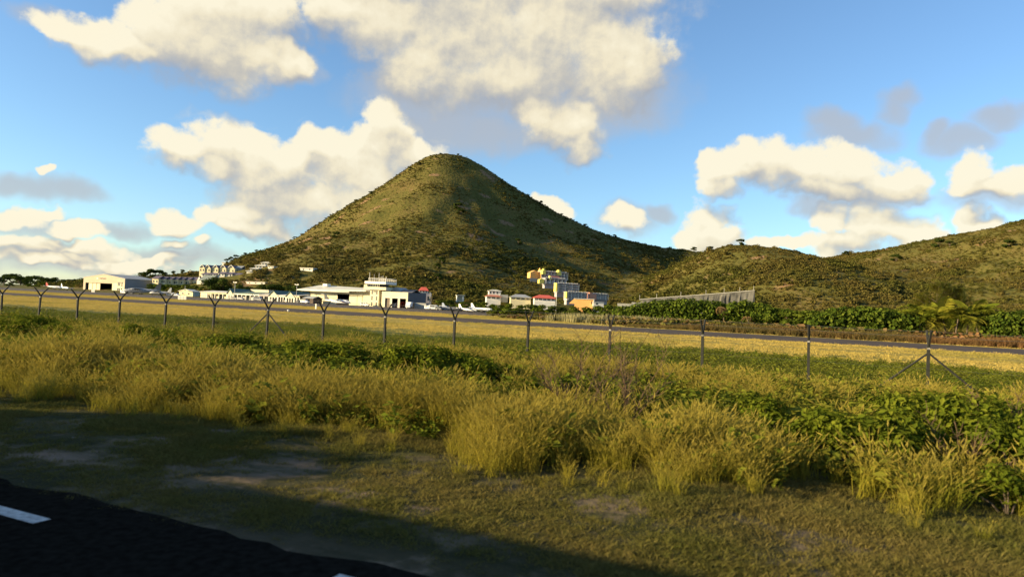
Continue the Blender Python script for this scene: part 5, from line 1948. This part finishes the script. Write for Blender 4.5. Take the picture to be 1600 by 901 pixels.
# feathery pale tree
def feathery(px, d_, ty, label, seed):
    p = site(px, d_)
    hF = ztop(px, ty, p)
    t = thing('feathery_tree', label, 'tree', p)
    rg = np.random.default_rng(seed)
    tr, cm = MB(), MB()
    tr.tube([(0, 0, -.2), (.1, 0, hF * .4), (0, .1, hF * .92)], [.22, .15, .05], 7)
    for i in range(46):
        z = hF * rg.uniform(.18, .93)
        a = rg.uniform(0, 6.28)
        L_ = (1.15 - z / hF) * hF * .42 + .5
        e = Vector((math.cos(a) * L_, math.sin(a) * L_, z + L_ * .55))
        tr.tube([(0, 0, z), e * .5 + Vector((0, 0, z * .5)), e], [.05, .035, .015], 4)
        for j in range(90):
            s = rg.uniform(.25, 1.05)
            q = Vector((0, 0, z)).lerp(e, s)
            q += Vector(sph(rg)) * .38
            d = Vector((rg.normal(0, .5), rg.normal(0, .5), -.35)).normalized() * rg.uniform(.4, .8)
            wv = Vector((.075, .06, 0))
            cm.add([q - wv, q + wv, q + d + wv * .3, q + d - wv * .3], [(0, 1, 2, 3)])
    tr.build('trunk', m_bark, t)
    cm.build('crown', m_feather, t)


feathery(1462, 158, 438, 'tall pale feathery tree rising behind the left coconut palms', 9)
feathery(1492, 160, 449, 'lower pale feathery tree behind the tallest coconut palm', 10)
feathery(1440, 161, 456, 'small pale feathery tree at the left end of the palm clump', 11)

# --- dry brush along the far side of the runway
def stalk_mesh(k, n, h, wdt, lean, spread, heads=0, hw=.02, leafy=0):
    rg = np.random.default_rng(500 + k)
    mb = MB()
    for i in range(n):
        a, q = rg.uniform(0, 6.28), spread * math.sqrt(rg.random())
        x, y = q * math.cos(a), q * math.sin(a)
        hh = h * rg.uniform(.55, 1.1)
        t = rg.uniform(0, 6.28)
        lx, ly = lean * hh * rg.uniform(.3, 1.2) * math.cos(t), lean * hh * rg.uniform(.3, 1.2) * math.sin(t)
        w = wdt * rg.uniform(.7, 1.3)
        s = rg.uniform(0, 3.14)
        wx, wy = w * math.cos(s) / 2, w * math.sin(s) / 2
        p1 = (x + lx * .35, y + ly * .35, hh * .55)
        p2 = (x + lx, y + ly, hh * (.97 - .12 * lean))
        mb.add([(x - wx, y - wy, 0), (x + wx, y + wy, 0), (p1[0] + wx * .9, p1[1] + wy * .9, p1[2]), (p1[0] - wx * .9, p1[1] - wy * .9, p1[2]), (p2[0], p2[1], p2[2])],
               [(0, 1, 2, 3), (3, 2, 4)])
        if rg.random() < heads:
            L_ = rg.uniform(.10, .20) * h
            d = Vector((lx, ly, hh * .5)).normalized()
            b = Vector(p2)
            for q_ in (Vector((hw, 0, 0)), Vector((0, hw, 0))):
                mb.add([b - d * L_ * .5, b + q_ - d * L_ * .1, b + d * L_ * .6, b - q_ - d * L_ * .1], [(0, 1, 2, 3)])
        for j in range(leafy):
            f = rg.uniform(.2, 1)
            q_ = Vector((x + lx * f, y + ly * f, hh * f * .95)) + Vector(sph(rg)) * .05 * h
            leaf(mb, q_, sph(rg) + np.array([0, 0, .6]), .13 * h * rg.uniform(.6, 1.4), .5, rg)
    return mb


brush = [proto(stalk_mesh(k, 46, 1.0, .035, .45, .42, .2, .04, 2), f'brush_tuft_{"abcd"[k]}', m_brush) for k in range(4)]
n_ = 4200
px_ = rp_.uniform(985, 1680, n_)
dd = 137.5 + rp_.random(n_) ** 1.1 * 12
# distance along the strip for each column
u_at = np.interp(np.linspace(960, 1700, 60), np.linspace(960, 1700, 60), [du(*site(q, 143)[:2])[1] for q in np.linspace(960, 1700, 60)])
uu = np.interp(px_, np.linspace(960, 1700, 60), u_at)
X, Y = xy(dd, uu)
hgt = (.9 + 1.25 * fbm(uu / 9, dd / 9, 3)) * rp_.uniform(.8, 1.25, n_) * np.interp(px_, [985, 1080, 1110, 1600], [.35, .5, .72, .85]) * (.75 + .4 * (dd - 137) / 12)
scatter('dry_brush', np.stack([X, Y, np.zeros(n_)], -1), np.stack([hgt * 1.1, hgt * 1.1, hgt], -1),
        np.stack([np.zeros(n_), np.zeros(n_), rp_.uniform(0, 6.28, n_)], -1), rp_.integers(0, 4, n_), brush)
# bleached stalks and low weeds farther left
m_bleach = leaf_mat('bleached_stalks', [(.42, .38, .24), (.34, .30, .16), (.26, .24, .10)], trans=.2, island=.8)
bl = [proto(stalk_mesh(20 + k, 16, 1.0, .05, .25, .4, .0), f'bleached_tuft_{"abc"[k]}', m_bleach) for k in range(3)]
n_ = 420
px_ = np.r_[rp_.normal(905, 18, 150), rp_.normal(955, 16, 120), rp_.normal(1000, 14, 90), rp_.normal(1045, 16, 60)]
dd = 150 + rp_.random(n_) * 8
uu = np.array([du(*site(q, 152)[:2])[1] for q in px_])
X, Y = xy(dd, uu)
hgt = rp_.uniform(1.2, 2.6, n_)
scatter('bleached_stalks', np.stack([X, Y, np.zeros(n_)], -1), np.stack([hgt, hgt, hgt], -1), np.stack([np.zeros(n_), np.zeros(n_), rp_.uniform(0, 6.28, n_)], -1), rp_.integers(0, 3, n_), bl)
n_ = 5200
px_ = rp_.uniform(770, 1680, n_)
grid_px = np.linspace(760, 1700, 70)
grid_u = [du(*site(q, 155)[:2])[1] for q in grid_px]
uu = np.interp(px_, grid_px, grid_u)
dd = np.interp(px_, [770, 1000, 1110], [160, 148, 146]) + rp_.random(n_) * 22
X, Y = xy(dd, uu)
hgt = np.interp(px_, [770, 880, 1000, 1200], [1.0, 1.3, 1.5, 1.6]) * rp_.uniform(.7, 1.6, n_)
low_b = [proto(bush_proto(20 + k, 70, .36), f'low_bush_{"abc"[k]}', m_brush if k == 0 else m_scrub) for k in range(3)]
scatter('low_scrub', np.stack([X, Y, np.zeros(n_) - .1], -1), np.stack([hgt, hgt, hgt], -1), np.stack([np.zeros(n_), np.zeros(n_), rp_.uniform(0, 6.28, n_)], -1), rp_.integers(0, 3, n_), low_b)


# ---------------------------------------------------------------- grass and weeds of the near field
def near_h(D, u):
    X, Y = xy(D, u)
    amp = sstep(6.5, 9, D) * (1 - sstep(30, 34, D))
    z = ((fbm(X * .35, Y * .35, 4) - .45) * .34) * amp
    return np.where(D < 30, z, 0)


def field(n, d0, d1, mx=70):
    """random spots between two distances from the road that the photograph can show"""
    D = rp_.uniform(d0, d1, n)
    u0 = -d1 * 1.95 - 4
    u1 = d1 * .35 + 4
    u = rp_.uniform(u0, u1, n)
    X, Y = xy(D, u)
    k = in_view(X, Y, mx)
    return D[k], u[k], X[k], Y[k]


def put(name, D, u, X, Y, sx, sz, protos, tilt=.12):
    n = len(D)
    scatter(name, np.stack([X, Y, near_h(D, u) - .03], -1), np.stack([sx, sx, sz], -1),
            np.stack([rp_.normal(0, tilt, n), rp_.normal(0, tilt, n), rp_.uniform(0, 6.28, n)], -1), rp_.integers(0, len(protos), n), protos)
    print(name, n)


SH = [(15, 19.5, .95, 1.5, 'dark leafy shrub at the left edge below the leftmost post'), (55, 24.5, .9, 1.4, 'dark leafy shrub between the two leftmost posts'), (92, 22.0, .8, 1.5, 'leafy shrub under the third post from the left'),
      (215, 24.0, .9, 1.5, 'leafy shrub left of the fifth post from the left'), (245, 21.0, .85, 1.5, 'leafy shrub nearer the road below the fifth post'), (365, 21.5, .95, 1.6, 'wide dark shrub left of the left braced post'), (330, 23.5, .7, 1.4, 'small shrub below the sixth post from the left'),
      (505, 20.0, 1.0, 1.7, 'wide dark shrub below the post right of the left braced post'), (470, 22.0, .8, 1.5, 'leafy shrub just left of the wide dark one'), (560, 21.0, .9, 1.5, 'leafy shrub right of the wide dark one near centre'), (648, 20.0, 1.05, 1.6, 'bright leafy shrub left of the centre post'),
      (700, 21.5, .95, 1.4, 'tall leafy shrub at the foot of the centre post'), (745, 20.5, .9, 1.5, 'bright shrub right of the centre post'), (610, 25.0, .7, 1.5, 'low shrub behind the bright one left of centre'), (210, 14.0, .45, 1.5, 'small dark shrub at the grass edge on the left'),
      (870, 19.0, .7, 1.6, 'low dark shrub left of the bare branches'), (1180, 18.0, .85, 1.4, 'dark leafy shrub between two posts right of centre'), (1215, 16.5, 1.0, 1.4, 'taller dark shrub below the second post from the right'), (1285, 16.0, .95, 1.5, 'bright shrub right of the taller dark one'),
      (1350, 14.8, 1.0, 1.5, 'dark shrub in the tall grass left of the right braced post'), (1410, 15.5, 1.1, 1.5, 'bright leafy shrub below the right braced post'), (1465, 18.0, 1.3, 1.4, 'big dark shrub at the foot of the right braced post'), (1510, 17.0, 1.35, 1.3, 'tallest dark shrub right of the right braced post'),
      (1555, 18.5, 1.1, 1.3, 'leafy shrub behind rust brown twigs near the right edge'), (1590, 15.0, 1.0, 1.4, 'dark shrub at the right edge'), (1440, 22.0, 1.0, 1.4, 'shrub behind the bright one at the right braced post'), (1380, 23.0, .8, 1.5, 'low shrub at the left strut of the right braced post'),
      (1575, 12.9, .7, 1.4, 'small shrub in the grass close to the right edge'), (1120, 20.5, .6, 1.5, 'small shrub below the third post from the right')]

tall = [proto(stalk_mesh(40 + k, 44, 1.0, .011, .55, .24, .6, .013), f'tall_tuft_{"abcdef"[k]}', m_tall) for k in range(6)]
D, u, X, Y = field(26000, 10.2, 30.5)
nz = fbm(X * .16 + 3, Y * .16, 3)
nz2 = fbm(X * .5 + 30, Y * .5, 3)
edge = 11.6 + (nz2 - .5) * 3.0
front = sstep(edge - 1.5, edge + 1.6, D) * (1 - sstep(14.6, 17.2, D))
back = sstep(22.5, 24.5, D) * (1 - sstep(28.5, 30.5, D))
dens = np.maximum(front * np.clip(.35 + 2.0 * (nz - .36), .12, 1), back * np.clip(.2 + 2.4 * (nz - .40), .05, 1))
clump = fbm(X * .8 + 11, Y * .8, 3)
dens = np.maximum(dens, .10 * sstep(12, 14, D)) * (.36 + .95 * sstep(.36, .60, clump))
for (sx_, sd_, sh_, sw_, _l) in SH:
    q_ = site(sx_, sd_)
    dens = dens * np.where(np.hypot(X - q_.x, Y - q_.y) < sh_ * 1.05, .12, 1)
    dens = dens * np.where((np.hypot(X - q_.x * .93, Y - q_.y * .93) < sh_ * .9), .35 if sx_ < 1000 else .8, 1)
k = rp_.random(len(D)) < dens
D, u, X, Y, nz = D[k], u[k], X[k], Y[k], nz[k]
edge = 11.6 + (fbm(X * .5 + 30, Y * .5, 3) - .5) * 3.0
hgt = (.64 + .56 * nz) * rp_.triangular(.45, .95, 1.3, len(D)) * (.42 + .58 * sstep(edge - 1.2, edge + 2.2, D)) * (.76 + .36 * sstep(.36, .62, fbm(X * .8 + 11, Y * .8, 3))) * np.where(D > 21, .92, 1)
put('tall_grass', D, u, X, Y, hgt * 1.05, hgt, tall)

short = [proto(stalk_mesh(60 + k, 46, 1.0, .075, 1.0, 1.25), f'short_tuft_{"abcd"[k]}', m_short) for k in range(4)]
D, u, X, Y = field(80000, 6.0, 13.6)
nz = fbm(X * .55, Y * .55, 4)
k = rp_.random(len(D)) < np.clip(.40 + 3.4 * (nz - .42), .08, 1) * sstep(6.0, 6.7, D)
D, u, X, Y, nz = D[k], u[k], X[k], Y[k], nz[k]
s_ = rp_.uniform(.05, .13, len(D)) * (.55 + .9 * nz) * (.65 + .35 * sstep(6.2, 8, D))
put('verge_grass', D, u, X, Y, s_ * 1.1, s_ * (.7 + .5 * sstep(8, 11, D)), short)

m_stone = M('road_grit', (.17, .15, .13), .95, .4, 3)
m_stone2 = M('dark_grit', (.07, .06, .055), .95, .4, 3)


def stone_proto(k):
    rg = np.random.default_rng(640 + k)
    mb = MB()
    for i in range(5):
        cx, cy, r = rg.uniform(-1, 1), rg.uniform(-1, 1), rg.uniform(.12, .3)
        vs = [(cx + r * rg.uniform(.7, 1.2) * math.cos(t), cy + r * rg.uniform(.7, 1.2) * math.sin(t), .0) for t in np.linspace(0, 5.2, 6)]
        vs += [(cx + (x - cx) * .6, cy + (y - cy) * .6, r * rg.uniform(.5, .9)) for x, y, _ in vs]
        mb.add(vs, [(j, (j + 1) % 6, (j + 1) % 6 + 6, j + 6) for j in range(6)] + [tuple(range(6, 12))])
    return mb


grit = [proto(stone_proto(k), f'grit_{"abc"[k]}', m_stone if k < 2 else m_stone2) for k in range(3)]
D, u, X, Y = field(12000, 5.8, 12)
nz = fbm(X * .55, Y * .55, 4)
k = rp_.random(len(D)) < (np.exp(-(D - 6.4) ** 2 / .35) * .9 + .16 * (nz < .46) * (D > 6.6))
D, u, X, Y = D[k], u[k], X[k], Y[k]
s_ = np.exp(rp_.normal(-3.35, .4, len(D)))
put('grit', D, u, X, Y, s_, s_, grit)


def weed_proto(k):
    rg = np.random.default_rng(700 + k)
    mb = MB()
    for i in range(rg.integers(7, 11)):
        a, q = rg.uniform(0, 6.28), .5 * math.sqrt(rg.random())
        top = Vector((q * math.cos(a) * 1.3, q * math.sin(a) * 1.3, rg.uniform(.5, 1.0)))
        b = Vector((q * .5 * math.cos(a), q * .5 * math.sin(a), 0))
        mb.add([b - Vector((.012, 0, 0)), b + Vector((.012, 0, 0)), top], [(0, 1, 2)])
        for j in range(11):
            s = rg.uniform(.15, 1.02)
            p = b.lerp(top, s) + Vector(sph(rg)) * .13
            leaf(mb, p, sph(rg) * .8 + np.array([0, 0, .8]), rg.uniform(.12, .26), .55, rg)
    return mb


weeds = [proto(weed_proto(k), f'weed_{"abcde"[k]}', m_weed) for k in range(5)]
D, u, X, Y = field(76000, 11.5, 66)
nz = fbm(X * .12 + 70, Y * .12, 3)
pxg = 800 + F * X / Y
far_edge = np.interp(pxg, [0, 500, 1000, 1600], [50, 54, 57, 60]) + (nz - .5) * 26 + (fbm(u * .02, D * .12, 3) - .5) * 22
dens = np.where(D < 29, .55 + 1.0 * np.clip(nz - .42, 0, 1) * 2, .85) * (1 - sstep(far_edge - 6, far_edge, D)) * np.maximum(sstep(14, 17, D), .45 * sstep(11.5, 13, D))
k = rp_.random(len(D)) < dens
D, u, X, Y, nz = D[k], u[k], X[k], Y[k], nz[k]
hgt = np.where(D < 29, .52, .30) * rp_.uniform(.6, 1.5, len(D)) * (.7 + .8 * nz)
put('green_weeds', D, u, X, Y, hgt * 1.5, hgt, weeds)

mown = [proto(stalk_mesh(80 + k, 40, 1.0, .11, 1.1, 2.2), f'mown_tuft_{"abcd"[k]}', m_mown) for k in range(4)]
D, u, X, Y = field(60000, 40, 101)
D2, u2, X2, Y2 = field(60000, 135, 182)
D, u, X, Y = np.r_[D, D2], np.r_[u, u2], np.r_[X, X2], np.r_[Y, Y2]
nz = fbm(u * .03, D * .25, 4)
k = rp_.random(len(D)) < np.clip(.05 + 1.7 * (nz - .34), .03, 1) * np.where(D > 130, .8, sstep(44, 66, D))
D, u, X, Y = D[k], u[k], X[k], Y[k]
s_ = rp_.uniform(.10, .22, len(D)) * np.where(D > 60, 1.15, .9)
put('mown_grass', D, u, X, Y, s_ * 1.3, s_, mown)


# --- leafy shrubs one can tell apart in the near grass
def shrub_kind(k, n, leafsz):
    rg = np.random.default_rng(900 + k)
    t = bpy.data.objects.new('leafy_shrub', None)
    st, fo = MB(), MB()
    lobes = []
    for i in range(rg.integers(6, 9)):
        a, q = rg.uniform(0, 6.28), rg.uniform(.15, .75)
        z = rg.uniform(.35, .78)
        lobes.append((q * math.cos(a), q * math.sin(a), z, rg.uniform(.22, .38), .75))
        st.tube([(0, 0, -.1), (q * .4 * math.cos(a), q * .4 * math.sin(a), z * .5), (q * math.cos(a), q * math.sin(a), z)], [.022, .015, .006], 5)
    crown(fo, lobes, n, leafsz, rg, .5, .35, .4)
    for nm, mb, m in (('stems', st, m_bark), ('foliage', fo, m_shrub)):
        o = bpy.data.objects.new(nm, mb.mesh(nm, m))
        o.parent = t
    return t


kinds['shrub'] = [shrub_kind(k, 1500, .105) for k in range(4)]
for (px, d_, h, w_, lb) in SH:
    p = site(px, d_)
    p.z = float(near_h(np.array([d_]), np.array([du(p.x, p.y)[1]]))[0]) - .05
    plant('shrub', p, h * (1.42 if px < 1000 else 1.2), lb, 'shrub', 'leafy shrubs in the near grass', w_ * .75)

# --- bare branched shrub right of the centre
def bare(px, d_, h, label, seed, n0=7):
    p = site(px, d_)
    t = thing('bare_shrub', label, 'shrub', p, .3)
    rg = np.random.default_rng(seed)
    main, tw = MB(), MB()
    for i in range(n0):
        a = rg.uniform(0, 6.28)
        ln = h * rg.uniform(.7, 1.1)
        tilt = rg.uniform(.25, .95)
        d = Vector((math.cos(a) * tilt, math.sin(a) * tilt, 1)).normalized()
        pts = [Vector((0, 0, 0))]
        for j in range(4):
            d = (d + Vector(sph(rg)) * .22).normalized()
            pts.append(pts[-1] + d * ln / 4)
        main.tube(pts, [.022, .017, .012, .008, .004], 5)
        for j in range(26):
            s = rg.uniform(.25, .98) * 4
            q = pts[int(s)].lerp(pts[int(s) + 1], s - int(s))
            e = q + (Vector(sph(rg)) * .7 + Vector((0, 0, .35)) + d * .4) * ln * .22
            tw.tube([q, (q + e) / 2 + Vector(sph(rg)) * .03, e], [.007, .005, .003], 3, False)
    main.build('branches', m_twig, t)
    tw.build('twigs', m_twig, t)


bare(975, 15.6, 2.3, 'brown bare branched shrub leaning in the grass right of centre', 5)
bare(900, 16.5, 2.3, 'brown twiggy shrub left of the leaning bare branches', 6, 9)
bare(1490, 15.0, 1.2, 'dark leafless shrub inside the thicket at the right braced post', 8)
bare(1560, 17.5, 1.5, 'rust brown twiggy shrub near the right edge', 12, 10)

# --- trees on the near side of the road, behind the coach: they shade the verge at the left
kinds['road'] = [tree_kind(40 + k, 1600, .075, m_tree, 1.5, .22) for k in range(2)]
for i, (d_, u_, h, lb) in enumerate(((-5.0, -28, 6.2, 'nearest roadside tree behind the coach'), (-6.5, -34, 7.0, 'second roadside tree behind the coach'), (-5.5, -40, 6.4, 'third roadside tree behind the coach'), (-6.0, -46, 7.2, 'fourth roadside tree behind the coach'))):
    x, y = xy(d_, u_)
    plant('road', Vector((x, y, 0)), h, lb, 'tree', 'trees beside the road behind the coach', 1.0, i % 2)
